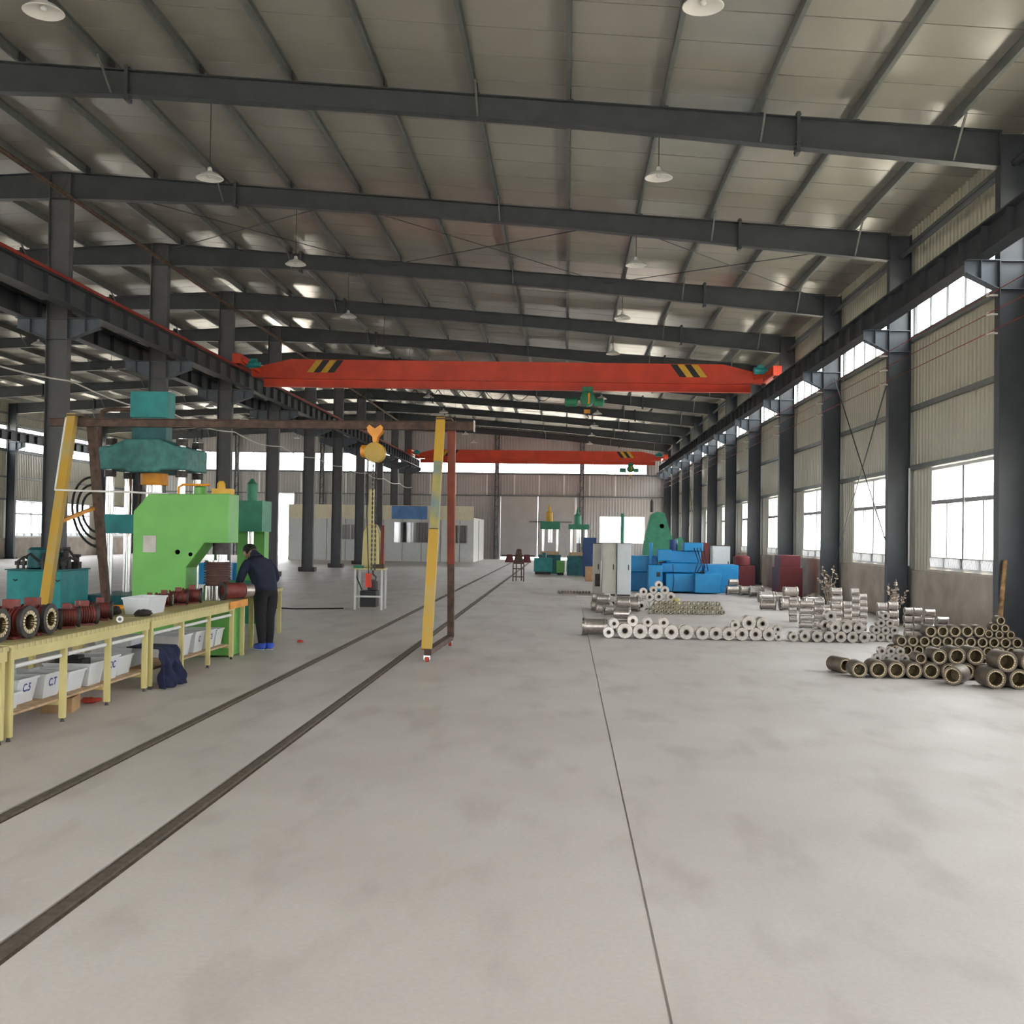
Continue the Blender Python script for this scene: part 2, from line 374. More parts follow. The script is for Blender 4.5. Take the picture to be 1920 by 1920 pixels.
# crane runway girders
def girder(label, x, zb, dpt, redbar=0):
    t = thing('crane_runway_girder', label, 'girder', (x, 0, zb))
    MB().box(-.006, .006, Y0 + .4, Y1 - .4, .016, dpt - .016).build('web', M['steel'], t)
    MB().box(-.13, .13, Y0 + .4, Y1 - .4, 0, .016).build('bottom_flange', M['steel'], t)
    MB().box(-.13, .13, Y0 + .4, Y1 - .4, dpt - .016, dpt).build('top_flange', M['steel'], t)
    MB().box(-.03, .03, Y0 + .4, Y1 - .4, dpt, dpt + .09).build('crane_rail', M['redbar'] if redbar else M['steel'], t)
    st = MB().box(-.11, .11, -.006, .006, .016, dpt - .016).mesh('stiffener', M['steel'])
    y = Y0 + .9
    while y < Y1 - .4: ob('stiffener', st, t, (0, y, 0)); y += 1.0
    if redbar: MB().box(redbar * .10, redbar * .15, Y0 + .4, Y1 - .4, dpt + .01, dpt + .075).build('conductor_bar', M['redbar'], t)
    return t
XGR, XGL = 6.45, -10.40
girder('dark runway girder carrying the crane rail along the windowed wall', XGR, ZBR, .46)
girder('runway girder with red conductor bar on the middle columns, crane bay side', XGL, ZBL, .47, 1)
girder('dark runway girder on the middle columns, side of the far bay', 2 * XM - XGL, ZBL, .47)
girder('dark runway girder along the far side wall in front of the high windows', XL + .52, ZBR + .25, .46)

# tie pipes, cables and bracing rods
def tag_tube(name, pts, r, m, label, cat, group=None, n=8):
    return tag(MB().tube(pts, r, n).build(name, m, smooth=40), label, cat, group)
tag_tube('tie_pipe', [(XM + .28, Y0 + .3, 8.95), (XM + .28, Y1 - .3, 8.95)], .05, M['brownsteel'], 'long brown tie pipe running along the heads of the middle columns', 'pipe')
tag_tube('tie_pipe', [(XR + .02, Y0 + .3, 7.72), (XR + .02, Y1 - .3, 7.72)], .055, M['steel'], 'long dark tie pipe high along the windowed wall under the eave', 'pipe')
tag_tube('messenger_cable', [(XM + .32, FY(0) + k, 4.95 - .14 * math.sin(PI * (k % 6) / 6)) for k in range(79)], .018, M['white'], 'pale sagging cable strung along the middle columns', 'cable')
for k in range(3):
    tag_tube('trolley_wire', [(XR - .38, Y0 + .4, 5.62 - .3 * k), (XR - .38, Y1 - .4, 5.62 - .3 * k)], .007, M['redbar'], 'thin red supply wire along the windowed wall, %s of the three' % ('topmost', 'middle one', 'lowest')[k], 'wire', 'supply wires along the windowed wall', 6)
ins = MB().box(0, .16, -.012, .012, -.015, .015).lathe([(.02, -.03), (.035, -.01), (.02, 0), (.035, .01), (.02, .03)], 8).mesh('wire_insulator', M['sill'], 40)
for n in range(2, 13):
    for k in range(3):
        tag(ob('wire_insulator', ins, None, (XR - .38, FY(n) - .02, 5.62 - .3 * k)), 'small insulator arm holding a red supply wire on a wall column', 'insulator', 'wire insulators on wall columns')
for n in (4, 10):
    for a, b in ((-10.9, -5), (-5, 1), (1, 6.7)):
        za, zb_ = zt(a) - .16, zt(b) - .16
        tag_tube('roof_brace_rod', [(a, FY(n) + .12, za), (b, FY(n + 1) - .12, zb_)], .011, M['steel'], 'thin steel brace rod crossing under the crane bay roof', 'brace rod', 'crossed roof brace rods', 6)
        tag_tube('roof_brace_rod', [(b, FY(n) + .12, zb_), (a, FY(n + 1) - .12, za)], .011, M['steel'], 'thin steel brace rod crossing under the crane bay roof', 'brace rod', 'crossed roof brace rods', 6)
    for za, zb_ in ((6.0, .9), (.9, 6.0)):
        tag_tube('wall_brace_rod', [(XR + .05, FY(n) + .1, za), (XR + .05 , FY(n + 1) - .1, zb_)], .014, M['steel'], 'thin steel rod of a crossed brace between two wall columns', 'brace rod', 'crossed brace between wall columns', 6)

# ------------------------------------------------------------------ walls
def corr(mb, a0, a1, z0, z1, base, sgn, axis):
    # trapezoid ribs, pitch .2; sgn: direction of the room
    pts = []; a = a0; d = .028 * sgn
    while a < a1 - 1e-6:
        for da, dd in ((0, 0), (.10, 0), (.125, d), (.175, d)):
            if a + da < a1: pts.append((a + da, dd))
        a += .2
    pts.append((a1, 0))
    n = len(pts)
    def P(q, dd, z): return (base + dd, q, z) if axis == 'X' else (q, base + dd, z)
    vs = [P(q, dd, z0) for q, dd in pts] + [P(q, dd, z1) for q, dd in pts] + [P(q, dd - .05 * sgn, z0) for q, dd in pts] + [P(q, dd - .05 * sgn, z1) for q, dd in pts]
    fs = [(k, k + 1, n + k + 1, n + k) for k in range(n - 1)] + [(2 * n + k + 1, 2 * n + k, 3 * n + k, 3 * n + k + 1) for k in range(n - 1)]
    fs += [(k, 2 * n + k, 2 * n + k + 1, k + 1) for k in range(n - 1)] + [(n + k, n + k + 1, 3 * n + k + 1, 3 * n + k) for k in range(n - 1)]
    fs += [(0, n, 3 * n, 2 * n), (n - 1, 3 * n - 1, 4 * n - 1, 2 * n - 1)]
    mb.add(vs, fs)
WZ0, WZ1, CZ0, CZ1 = 1.17, 3.22, 6.02, 7.36
cache = {}
def cm(key, fn):
    if key not in cache: cache[key] = fn()
    return cache[key]
winno = [0]
def low_window(parent_wall, x, yc, sgn):
    winno[0] += 1
    w = struct('window_%d' % winno[0], None, None, (x, yc, WZ0))
    W2, H = 1.88, WZ1 - WZ0 - .02
    def fr():
        b = MB()
        b.box(-.03, .04, -W2, W2, 0, .06).box(-.03, .04, -W2, W2, H - .06, H).box(-.03, .04, -W2, -W2 + .06, .06, H - .06).box(-.03, .04, W2 - .06, W2, .06, H - .06)
        return b.mesh('window_frame', M['frame'])
    ob('window_frame', cm('lwf', fr), w)
    ob('transom', cm('lwt', lambda: MB().box(-.025, .035, -W2 + .06, W2 - .06, 1.29, 1.37).mesh('transom', M['grille'])), w)
    ob('mullion', cm('lwm', lambda: MB().box(-.05, .05, -.045, .045, .06, H - .06).mesh('mullion', M['grille'])), w)
    for s in (-1, 1):
        ob('mullion', cm('lwm2', lambda: MB().box(-.03, .03, -.026, .026, .06, 1.30).mesh('mullion', M['grille'])), w, (0, s * W2 / 2, 0))
    lp = cm('lwp', lambda: MB().box(-.004, .004, -W2 / 4 + .03, W2 / 4 - .03, .06, 1.30).mesh('pane', M['pane']))
    for k in range(4): ob('pane', lp, w, (0, -W2 + W2 / 4 + k * W2 / 2, 0))
    upn = cm('lwp2', lambda: MB().box(-.004, .004, -W2 / 2 + .05, W2 / 2 - .05, 1.36, H - .06).mesh('pane', M['pane']))
    for k in (-1, 1): ob('pane', upn, w, (0, k * W2 / 2, 0))
    def gr():
        b = MB()
        for k in range(60):
            y = -W2 + .06 + k * (2 * W2 - .12) / 60
            b.beam((0, y, .05), (0, y + .06, .24), .02, .02)
        b.beam((0, -W2 + .05, .24), (0, W2 - .05, .24), .015, .015)
        return b.mesh('security_grille', M['grille'])
    g = ob('security_grille', cm('lwg', gr), w, (sgn * .06, 0, 0)); g['kind'] = 'stuff'
    s = ob('window_sill', cm('lws', lambda: MB().box(-.08, .08, -W2 - .1, W2 + .1, -.05, -.001).mesh('window_sill', M['sill'])), w)
def high_window(loc, L, rotz, npan=5, H=CZ1 - CZ0):
    hk = round(H, 2)
    winno[0] += 1
    w = struct('window_%d' % winno[0], None, None, loc, (0, 0, rotz)); k = (round(L, 3), hk)
    def fr():
        b = MB(); b.box(-.03, .04, -L / 2, L / 2, 0, .05).box(-.03, .04, -L / 2, L / 2, H - .05, H).box(-.03, .04, -L / 2, -L / 2 + .04, .05, H - .05).box(-.03, .04, L / 2 - .04, L / 2, .05, H - .05)
        return b.mesh('window_frame', M['steel'])
    ob('window_frame', cm(('hf', k), fr), w)
    pw = (L - .08) / npan
    for j in range(1, npan): ob('glazing_bar', cm(('hb', hk), lambda: MB().box(-.02, .02, -.016, .016, .05, H - .05).mesh('glazing_bar', M['steel'])), w, (0, -L / 2 + .04 + j * pw, 0))
    pm_ = cm(('hp', k, npan), lambda: MB().box(-.004, .004, -pw / 2 + .011, pw / 2 - .011, .05, H - .05).mesh('pane', M['pane']))
    for j in range(npan): ob('pane', pm_, w, (0, -L / 2 + .04 + (j + .5) * pw, 0))
def side_wall(name, x, sgn, CT=CZ1, ZE=8.42):
    # sgn: direction from the wall into the room along X
    wl = struct(name)
    MB().box(min(x, x - sgn * .24), max(x, x - sgn * .24), Y0, Y1, 0, WZ0 - .05).build('concrete_plinth', M['plaster'], wl)
    for n in range(-1, 13):
        a, b = FY(n), FY(n + 1); mid = (a + b) / 2
        if n == -1: a = Y0
        if n == 12: b = Y1
        xb = x - sgn * .06
        def pan(y0, y1, z0, z1):
            q = MB(); corr(q, y0, y1, z0, z1, xb, sgn, 'X'); q.build('wall_panel', M['wall'], wl)
        pan(a, mid - 1.88, WZ0 - .05, WZ1); pan(mid + 1.88, b, WZ0 - .05, WZ1)
        pan(a, mid - .012, WZ1, CZ0); pan(mid + .012, b, WZ1, CZ0)
        pan(a, mid - .012, CT, ZE); pan(mid + .012, b, CT, ZE)
        low_window(wl, x - sgn * .08, mid, sgn)
        high_window((x - sgn * .06, mid, CZ0), 6.0 if 0 <= n < 12 else 5.9, 0, 6, CT - CZ0)
    MB().box(min(x - sgn * .16, x - sgn * .12), max(x - sgn * .16, x - sgn * .12), Y0, Y1, WZ1, CZ0).build('outer_lining', M['roofback'], wl)
    for z in (4.5, WZ1 + .04, CZ0 - .07, CT + .06, 8.0):
        MB().box(min(x - sgn * .02, x + sgn * .05), max(x - sgn * .02, x + sgn * .05), Y0, Y1, z - .05, z + .05).build('girt', M['purlin'], wl)
    return wl
side_wall('wall_right', XWR, -1, 7.0)
side_wall('wall_left', XWL, 1, CZ1, 8.82)

def end_wall():
    wl = struct('wall_end'); y = Y1
    def pan(x0, x1, z0, z1, m='wallgrey'):
        q = MB(); corr(q, x0, x1, z0, z1, y + .03, -1, 'Y'); q.build('wall_panel', M[m], wl)
    D0, D1 = -4.60, .60          # sliding door
    E0, E1 = -20.9, -19.3        # open side doorway
    W0, W1 = 2.3, 5.5            # low window
    V0, V1 = -27.6, -24.2
    segs = [(XWL - .25, V0), (V1, E0), (E1, -11.2), (-11.2, D0), (D1, W0), (W1, XWR + .25)]
    for a, b in segs: pan(a, b, 0, 4.45)
    for a, b in ((W0, W1), (V0, V1)): pan(a, b, 0, 1.2); pan(a, b, 3.12, 4.45)
    pan(E0, E1, 4.4, 4.45)
    xs = [XWL - .25, -23.4, -17.3, -11.2, -4.9, 1.05, XWR + .25]
    for a, b in zip(xs, xs[1:]):
        pan(a, b + .001, 4.45, CZ0); pan(a, b + .001, CZ1, 9.75)
    for a, b in ((-27.3, -23.5), (-23.3, -17.4), (-17.2, -11.7), (-10.45, -4.98), (-4.82, .98), (1.14, 5.6)):
        high_window(((a + b) / 2, y + .03, CZ0), b - a, PI / 2, 6)
    for a, b in ((XWL - .25, -27.3), (-11.7, -10.45), (5.6, XWR + .25), (-23.5, -23.3), (-17.4, -17.2), (-4.98, -4.82), (.98, 1.14)): pan(a, b, CZ0, CZ1)
    for a, b in ((W0, W1), (V0, V1)):
        winno[0] += 1; w = struct('window_%d' % winno[0], None, None, ((a + b) / 2, y + .03, 1.2), (0, 0, PI / 2)); L = b - a; H = 1.92
        f = MB(); f.box(-.03, .04, -L / 2, L / 2, 0, .06).box(-.03, .04, -L / 2, L / 2, H - .06, H).box(-.03, .04, -L / 2, -L / 2 + .06, .06, H - .06).box(-.03, .04, L / 2 - .06, L / 2, .06, H - .06).box(-.03, .04, -.03, .03, .06, H - .06)
        f.build('window_frame', M['frame'], w)
        for s in (-1, 1): MB().box(-.004, .004, min(s * .03, s * (L / 2 - .06)), max(s * .03, s * (L / 2 - .06)), .06, H - .06).build('pane', M['pane'], w)
    for pi_, x in enumerate((-26.4, -23.4, -17.3, -14.2, -4.9, 1.05)):
        p = MB(); zt_ = zt(x) - .3
        for sx in (-.12, .12): p.box(x + sx - .03, x + sx + .03, y - .25, y - .12, 0, zt_)
        z = .2; k = 0
        while z < zt_ - .4: p.beam((x - .12, y - .2, z), (x + .12, y - .2, z + .35) if k % 2 else (x + .12, y - .2, z), .03, .03); z += .35; k += 1
        tag(p.build('wind_post', M['steel']), 'dark laced wind post against the end wall, %s from the windowed wall' % ORD[5 - pi_], 'post', 'wind posts on the end wall')
    for x in (-9.6, -7.8, -5.6, -3.66, -1.93, -.19, 1.6, 3.4, -13.0, -15.6, -18.8, -21.8):
        MB().box(x - .05, x + .05, y - .05, y - .02, 4.46, 5.98).build('joint_strip', M['white'], wl)
    for z in (4.45, CZ0 - .05): MB().box(XWL, XWR, y - .06, y - .005, z - .04, z + .04).build('girt', M['purlin'], wl)
    d = struct('door_1', None, None, (0, y - .14, 0))
    for a, b in ((D0, -2.01), (-1.99, D1)):
        q = MB().box(a, b, 0, .08, .17, 4.4)
        lf = q.build('door_leaf', M['doorgrey'], d)
        MB().box(a + .05, b - .05, -.03, 0, 2.15, 2.25).build('door_rail', M['doorgrey'], lf)
        MB().box(a + .05, b - .05, -.03, 0, .2, .3).build('door_rail', M['doorgrey'], lf)
    MB().box(D0 - .3, D1 + .3, -.05, .1, 4.4, 4.52).build('door_track', M['purlin'], d)
    MB().box(-2.6, D1 - .2, -.05, .0, 2.6, 2.7).build('door_bar', M['purlin'], d)
    d2 = struct('door_2', None, None, (0, y - .06, 0))
    for a, b in ((E0 - .08, E0), (E1, E1 + .08)): MB().box(a, b, -.06, .1, 0, 4.46).build('door_jamb', M['office'], d2)
    MB().box(E0 - .08, E1 + .08, -.06, .1, 4.4, 4.48).build('door_head', M['office'], d2)
end_wall()
def back_wall():
    wl = struct('wall_back'); y = Y0
    def pan(x0, x1, z0, z1):
        q = MB(); corr(q, x0, x1, z0, z1, y - .03, 1, 'Y'); q.build('wall_panel', M['wallgrey'], wl)
    G0, G1 = -6.2, -.6; B0, B1 = -23.0, -20.0  # gate openings added out of view to brighten the foreground floor
    for a, b in ((XWL, B0), (B1, -11.2), (-11.2, G0), (G1, XWR)): pan(a, b, 0, 5.2)
    for a, b in ((XWL, -11.2), (-11.2, XWR)): pan(a, b, 5.2, CZ0); pan(a, b, CZ1, 9.75)
    for a, b in ((-27.3, -19.3), (-19.2, -11.7), (-10.45, -2.5), (-2.4, 5.6)): high_window(((a + b) / 2, y - .03, CZ0), b - a, PI / 2, 8)
    for a, b in ((XWL, -27.3), (-11.7, -10.45), (5.6, XWR), (-19.3, -19.2), (-2.5, -2.4)): pan(a, b, CZ0, CZ1)
    for i, (a, b) in enumerate(((G0, G1), (B0, B1))):
        d = struct('door_%d' % (3 + i), None, None, (0, y, 0))
        MB().box(a - .15, a, -.1, .1, 0, 5.2).build('door_jamb', M['steel'], d); MB().box(b, b + .15, -.1, .1, 0, 5.2).build('door_jamb', M['steel'], d)
back_wall()

# ------------------------------------------------------------------ overhead cranes
def bridge_crane(label, y, zb, rz, hstripe):
    # local X along the bridge, origin at mid-span under the beam
    xa, xb = XGL + .02, XGR - .02; xc = (xa + xb) / 2; h = (xb - xa) / 2
    t = thing('bridge_crane', label, 'crane', (xc, y, zb), (0, 0, rz))
    H = .88
    poly = [(-h + .25, .30), (-h + 1.6, .26), (h - 1.6, .26), (h - .25, .30), (h - .25, .58), (h - 1.5, H), (-h + 1.5, H), (-h + .25, .58)]
    MB().prism(poly, 'Y', -.17, .17).build('bridge_beam', M['red'], t)
    MB().box(-h + .6, h - .6, -.03, .03, .02, .26).build('lower_web', M['red'], t)
    MB().box(-h + .6, h - .6, -.11, .11, 0, .025).build('lower_flange', M['red'], t)
    MB().box(-h + .9, h - .9, -.19, .19, .255, .275).build('joint_flange', M['red'], t)
    for s in (-1, 1):
        zb0 = (ZBL + .56 if s < 0 else ZBR + .55) - zb + .003
        e = MB().box(s * h - .13, s * h + .13, -1.15, 1.15, zb0 + .06, zb0 + .36).build('end_truck', M['red'], t)
        for yy in (-.85, .85):
            MB().lathe([(.13, -.05), (.13, .05)], 16, Matrix.Translation((s * h, yy, zb0 + .13)) @ Matrix.Rotation(PI / 2, 4, 'Y')).build('wheel', M['iron'], e, smooth=40)
        MB().beam((s * (h - .1), -.9, zb0 + .2), (s * (h - .5), -.16, .45), .12, .1).build('corner_plate', M['red'], t)
        mo = MB().lathe([(.07, -.22), (.11, -.2), (.11, .1), (.08, .16), (.08, .22)], 14, Matrix.Translation((s * (h - .42), -.62, .62)) @ Matrix.Rotation(PI / 2, 4, 'Y')).box(s * (h - .42) - .1, s * (h - .42) + .1, -.7, -.52, .70, .80)
        mo.build('drive_motor', M['teal'], t, smooth=40)
        for k in range(4):
            x0 = s * (h - 2.45) + (k - 1.5) * .22
            sk = .30 * s
            st = MB().prism([(x0 - .11, .46), (x0 + .11, .46), (x0 + .11 + sk * -1, H - .02), (x0 - .11 + sk * -1, H - .02)], 'Y', -.178, -.171)
            st.build('hazard_stripe', M['black'] if (k % 2 == (0 if s > 0 else 1)) else M['yellow'], t)
    # festoon cable loops under the beam
    x = -h + 3.2
    while x < .9:
        MB().tube([(x + .75 * u, .16, .0 - .32 * math.sin(PI * u)) for u in [i / 8 for i in range(9)]], .012, 6).build('festoon_cable', M['rubber'], t, smooth=40)
        MB().cbox((x, .16, .03), (.05, .04, .06)).build('cable_trolley', M['chrome'], t)
        x += .75
    return t, xc
def hoist(label, x, y, zb, rz=0, sc=1.0):
    t = thing('electric_hoist', label, 'hoist', (x, y, zb), (0, 0, rz), None, sc)
    MB().lathe([(.19, -.24), (.235, -.22), (.235, .2), (.19, .22)], 22, Matrix.Translation((0, -.02, -.26)) @ Matrix.Rotation(PI / 2, 4, 'X')).build('drum_housing', M['greend'], t, smooth=40)
    MB().lathe([(.10, -.72), (.15, -.7), (.15, -.34), (.1, -.3)], 16, Matrix.Translation((0, 0, -.36)) @ Matrix.Rotation(PI / 2, 4, 'Y')).build('hoist_motor', M['greend'], t, smooth=40)
    MB().lathe([(.09, .2), (.13, .22), (.13, .5), (.08, .54)], 16, Matrix.Translation((0, 0, -.36)) @ Matrix.Rotation(PI / 2, 4, 'Y')).build('gear_case', M['greend'], t, smooth=40)
    tr = MB()
    for s in (-1, 1): tr.box(-.17, .17, s * .13 - .015, s * .13 + .015, -.06, .12)
    tr.box(-.04, .04, -.13, .13, -.06, -.03)
    tr.build('trolley', M['greend'], t)
    for sx in (-.12, .12):
        for s in (-1, 1): MB().lathe([(.05, -.02), (.05, .02)], 12, Matrix.Translation((sx, s * .08, .075)) @ Matrix.Rotation(PI / 2, 4, 'X')).build('trolley_wheel', M['iron'], t, smooth=40)
    MB().box(.0, .07, -.26, -.245, -.44, -.1).build('rating_plate', M['orange'], t)
    for sx in (-.06, .06): MB().tube([(sx, 0, -.42), (sx, 0, -.62)], .008, 6).build('wire_rope', M['iron'], t)
    MB().cbox((0, 0, -.66), (.2, .09, .12)).build('hook_block', M['orange'], t)
    MB().tube([(0, 0, -.72), (0, 0, -.78), (.05, 0, -.84), (.02, 0, -.90), (-.05, 0, -.88)], .018, 8).build('hook', M['iron'], t, smooth=40)
    return t
bridge_crane('red overhead crane bridge spanning the middle of the hall above the gantry', 35.6, 6.37, rad(2.0), True)
hoist('larger green electric hoist under the red crane over the middle of the hall', .62, 35.69, 6.37, rad(2.0))
bridge_crane('red overhead crane bridge in front of the end wall windows', 74.0, 6.45, 0, True)
hoist('small dark hoist under the red crane bridge by the end wall', 4.2, 74.0, 6.45)

# ------------------------------------------------------------------ pendant lamps
shade = MB().lathe([(.045, .075), (.07, .065), (.15, .03), (.22, -.025), (.235, -.04), (.225, -.045), (.13, .008), (.05, .03)], 24, cap=(True, True)).mesh('lamp_shade', M['white'], 50)
neck = MB().lathe([(.015, .15), (.035, .14), (.045, .075), (.04, .06)], 12).mesh('lamp_holder', M['frame'], 40)
bulb = MB().ball((0, 0, .0), .04, .04, .035, 10, 6).mesh('bulb', M['plastic'], 60)
def lamp(x, y, label, group):
    zz = 7.72 if x > XM else 7.9
    t = thing('pendant_lamp', label, 'lamp', (x, y, zz), None, group)
    ob('lamp_shade', shade, t); ob('lamp_holder', neck, t); ob('bulb', bulb, t)
    MB().tube([(0, 0, .14), (0, 0, zt(x) - zz + .02)], .008, 6).build('cable', M['iron'], t)
for k in range(11):
    lamp(PX[8], 12.45 + 6 * k, 'white dish pendant lamp over the aisle, %s from the end wall' % ORD[10 - k], 'lamps over the aisle')
    lamp(PX[3], 12.45 + 6 * k, 'white dish pendant lamp over the presses by the middle columns, %s from the end wall' % ORD[10 - k], 'lamps over the presses')
    if k > 2: lamp(2 * XM - PX[4], 12.45 + 6 * k, 'white dish pendant lamp in the far bay, %s from the end wall' % ORD[10 - k], 'lamps in the far bay')

# ------------------------------------------------------------------ office cabin at the end
def office():
    y = 68.0; x0, x1, H = -17.1, -5.65, 3.42
    t = thing('office_cabin', 'white panelled office cabin with window strip and cream fascia by the end wall', 'cabin', (0, y, 0))
    wins = [(-13.9, -12.6, 1.25, 2.25), (-11.9, -11.2, 1.25, 2.25), (-10.6, -8.4, 1.1, 2.45), (-7.1, -6.0, 1.1, 2.3)]
    xs = [x0]
    for a, b, _, _ in wins: xs += [a, b]
    xs.append(x1)
    for i, (a, b) in enumerate(zip(xs, xs[1:])):
        if i % 2 == 0: MB().box(a, b, 0, .08, 0, 2.62).build('wall_board', M['office'], t)
        else:
            _, _, z0, z1 = wins[i // 2]
            MB().box(a, b, 0, .08, 0, z0).build('wall_board', M['office'], t); MB().box(a, b, 0, .08, z1, 2.62).build('wall_board', M['office'], t)
            w = MB().box(a, b, -.02, .05, z0, z0 + .06).box(a, b, -.02, .05, z1 - .06, z1).box(a, a + .05, -.02, .05, z0, z1).box(b - .05, b, -.02, .05, z0, z1).box((a + b) / 2 - .025, (a + b) / 2 + .025, -.02, .05, z0, z1).build('window', M['frame'], t)
            for c, d in ((a + .05, (a + b) / 2 - .025), ((a + b) / 2 + .025, b - .05)): MB().box(c, d, .01, .02, z0 + .06, z1 - .06).build('pane', M['pane'], w)
    MB().box(x0, x0 + .08, .08, 8.5, 0, 2.62).build('wall_board', M['office'], t); MB().box(x1 - .08, x1, .08, 8.5, 0, 2.62).build('wall_board', M['office'], t)
    MB().box(x0, x1, .08, 8.5, 2.62, 2.72).build('cabin_roof', M['office'], t)
    MB().box(x0, x1, -.06, .0, 2.55, H).build('fascia', M['cream'], t)
    MB().box(-10.7, -8.5, -.08, -.061, 2.58, H - .03).build('sign_board', M['bluepane'], t)
    for x in [x0 + .02 + k * 1.175 for k in range(11)]: MB().box(x - .015, x + .015, -.012, 0, 0, 2.55).build('joint_strip', M['purlin'], t)
office()

# ------------------------------------------------------------------ workbenches
def bench(label, y0, y1, tubes=True, orange=False):
    t = thing('workbench', label, 'workbench', (0, 0, 0)); xf, xb = -4.46, -5.28; L = y1 - y0
    n = 30; w = L / n
    sl = MB().box(xb - .01, xf + .01, .004, w - .004, .742, .782).mesh('top_slat', M['topwood'])
    for k in range(n): ob('top_slat', sl, t, (0, y0 + k * w, 0))
    fr = MB().box(xf - .05, xf, y0 + .01, y1 - .01, .66, .742).box(xb, xb + .05, y0 + .01, y1 - .01, .66, .742).box(xb + .05, xf - .05, y0 + .01, y0 + .06, .66, .742).box(xb + .05, xf - .05, y1 - .06, y1 - .01, .66, .742)
    fr.build('apron', M['pyellow'], t)
    ys = [y0 + .03 + k * (L - .11) / 3 for k in range(4)]
    for y in ys:
        for x in (xf - .055, xb + .005): 
            l = MB().box(x, x + .05, y, y + .05, .035, .66).build('leg', M['pyellow'], t)
            MB().lathe([(.02, 0), (.012, .035)], 8, Matrix.Translation((x + .025, y + .025, 0))).build('foot', M['iron'], l)
        MB().box(xb + .05, xf - .05, y + .01, y + .04, .15, .19).build('crossbar', M['pyellow'], t)
    MB().box(xb + .06, xf - .06, y0 + .1, y1 - .1, .19, .21).build('shelf', M['wood'], t)
    if tubes:
        for a, b in zip(ys, ys[1:]): MB().tube([(xf - .03, a + .09, .60), (xf - .03, b - .04, .60)], .018, 8).build('white_tube', M['white'], t, smooth=40)
    if orange:
        MB().box(xf - .22, xf + .01, y1 + .004, y1 + .50, .75, .782).build('end_board', M['topwood'], t)
        MB().box(xf + .012, xf + .03, y1 - .30, y1 + .50, .69, .785).build('orange_edge', M['orange'], t)
        MB().box(xf - .06, xf - .01, y1 + .44, y1 + .49, 0, .75).build('leg', M['pyellow'], t)
    return t
bench('pale yellow slatted workbench with big dark red motor housings on it', 8.80, 11.82)
bench('pale yellow slatted workbench with orange edge strip beside the green press', 11.86, 14.92, True, True)
bench('pale yellow slatted workbench mostly out of view before the other two benches', 5.70, 8.76)
# small table by the worker
def small_table():
    t = thing('side_table', 'narrow pale yellow table under the hands of the worker', 'table', (-5.02, 17.66, 0), (0, 0, rad(4.6)))
    MB().box(-.28, .28, -1.25, 1.25, .72, .77).build('table_top', M['topwood'], t)
    for sx in (-1, 1):
        for sy in (-1, 1): MB().box(sx * .24 - .03, sx * .24 + .03, sy * 1.18 - .03, sy * 1.18 + .03, 0, .72).build('leg', M['pyellow'], t)
small_table()

# plastic bins
def bin_mesh(l, w, h):
    b = MB(); t = .008; e = .86
    o = [(-l / 2 * e, -w / 2 * e), (l / 2 * e, -w / 2 * e), (l / 2 * e, w / 2 * e), (-l / 2 * e, w / 2 * e)]
    u = [(p[0] / e, p[1] / e) for p in o]
    i0 = [(p[0] * .95, p[1] * .95) for p in o]; i1 = [(p[0] * .95, p[1] * .95) for p in u]
    rim = [(p[0] * 1.05, p[1] * 1.06) for p in u]
    vs = [(x, y, 0) for x, y in o] + [(x, y, h - .02) for x, y in u] + [(x, y, h - .02) for x, y in rim] + [(x, y, h) for x, y in rim] + [(x, y, h) for x, y in i1] + [(x, y, .012) for x, y in i0]
    fs = [(3, 2, 1, 0), (20, 21, 22, 23)]
    for r in range(5):
        for k in range(4): fs.append((r * 4 + k, r * 4 + (k + 1) % 4, r * 4 + 4 + (k + 1) % 4, r * 4 + 4 + k))
    return b.add(vs, fs)
def text_part(s, parent, loc, rot, size):
    cu = bpy.data.curves.new('handwritten_mark', 'FONT'); cu.body = s; cu.size = size; cu.align_x = 'CENTER'; cu.align_y = 'CENTER'; cu.extrude = .0006; cu.offset = .002
    cu.materials.append(M['ink']); o = bpy.data.objects.new('mark_text', cu); COL.objects.link(o)
    dg = bpy.context.evaluated_depsgraph_get(); dg.update(); me = bpy.data.meshes.new_from_object(o.evaluated_get(dg)); bpy.data.objects.remove(o); bpy.data.curves.remove(cu)
    me.name = 'handwritten_mark'; return ob('handwritten_mark', me, parent, loc, rot)
def pbin(x, y, z, l, w, h, label, mark=None, group=None, content=None):
    t = thing('plastic_bin', label, 'bin', (x, y, z), None, group)
    bin_mesh(l, w, h).build('bin_body', M['plastic'], t)
    if mark: text_part(mark, t, (l / 2 * (.86 + .14 * .60) + .004, 0, h * .60), (PI / 2 + math.atan(.07 * l / h), 0, PI / 2), .10)
    if content: MB().box(-l / 2 * .8, l / 2 * .8, -w / 2 * .8, w / 2 * .8, .012, h * .7).build('contents', M[content], t)
    return t
G = 'plastic bins under the benches'
pbin(-4.80, 9.12, .21, .40, .30, .14, 'low milky plastic bin at the open end of the bench shelf', None, G)
pbin(-4.92, 9.52, .21, .52, .36, .22, 'milky plastic bin marked C.5 in blue ink', 'C.5', G)
pbin(-4.84, 9.92, .21, .44, .34, .22, 'milky plastic bin marked C.T in blue ink', 'C.T', G)
pbin(-4.82, 10.34, .21, .46, .36, .19, 'plain milky plastic bin beside the one marked C.T', None, G, 'sill')
pbin(-4.80, 10.74, .21, .46, .34, .22, 'milky plastic bin with a black pouch lying on it', None, G, 'white')
pbin(-4.80, 11.14, .21, .46, .30, .24, 'milky plastic bin marked DC in blue ink', 'DC', G)
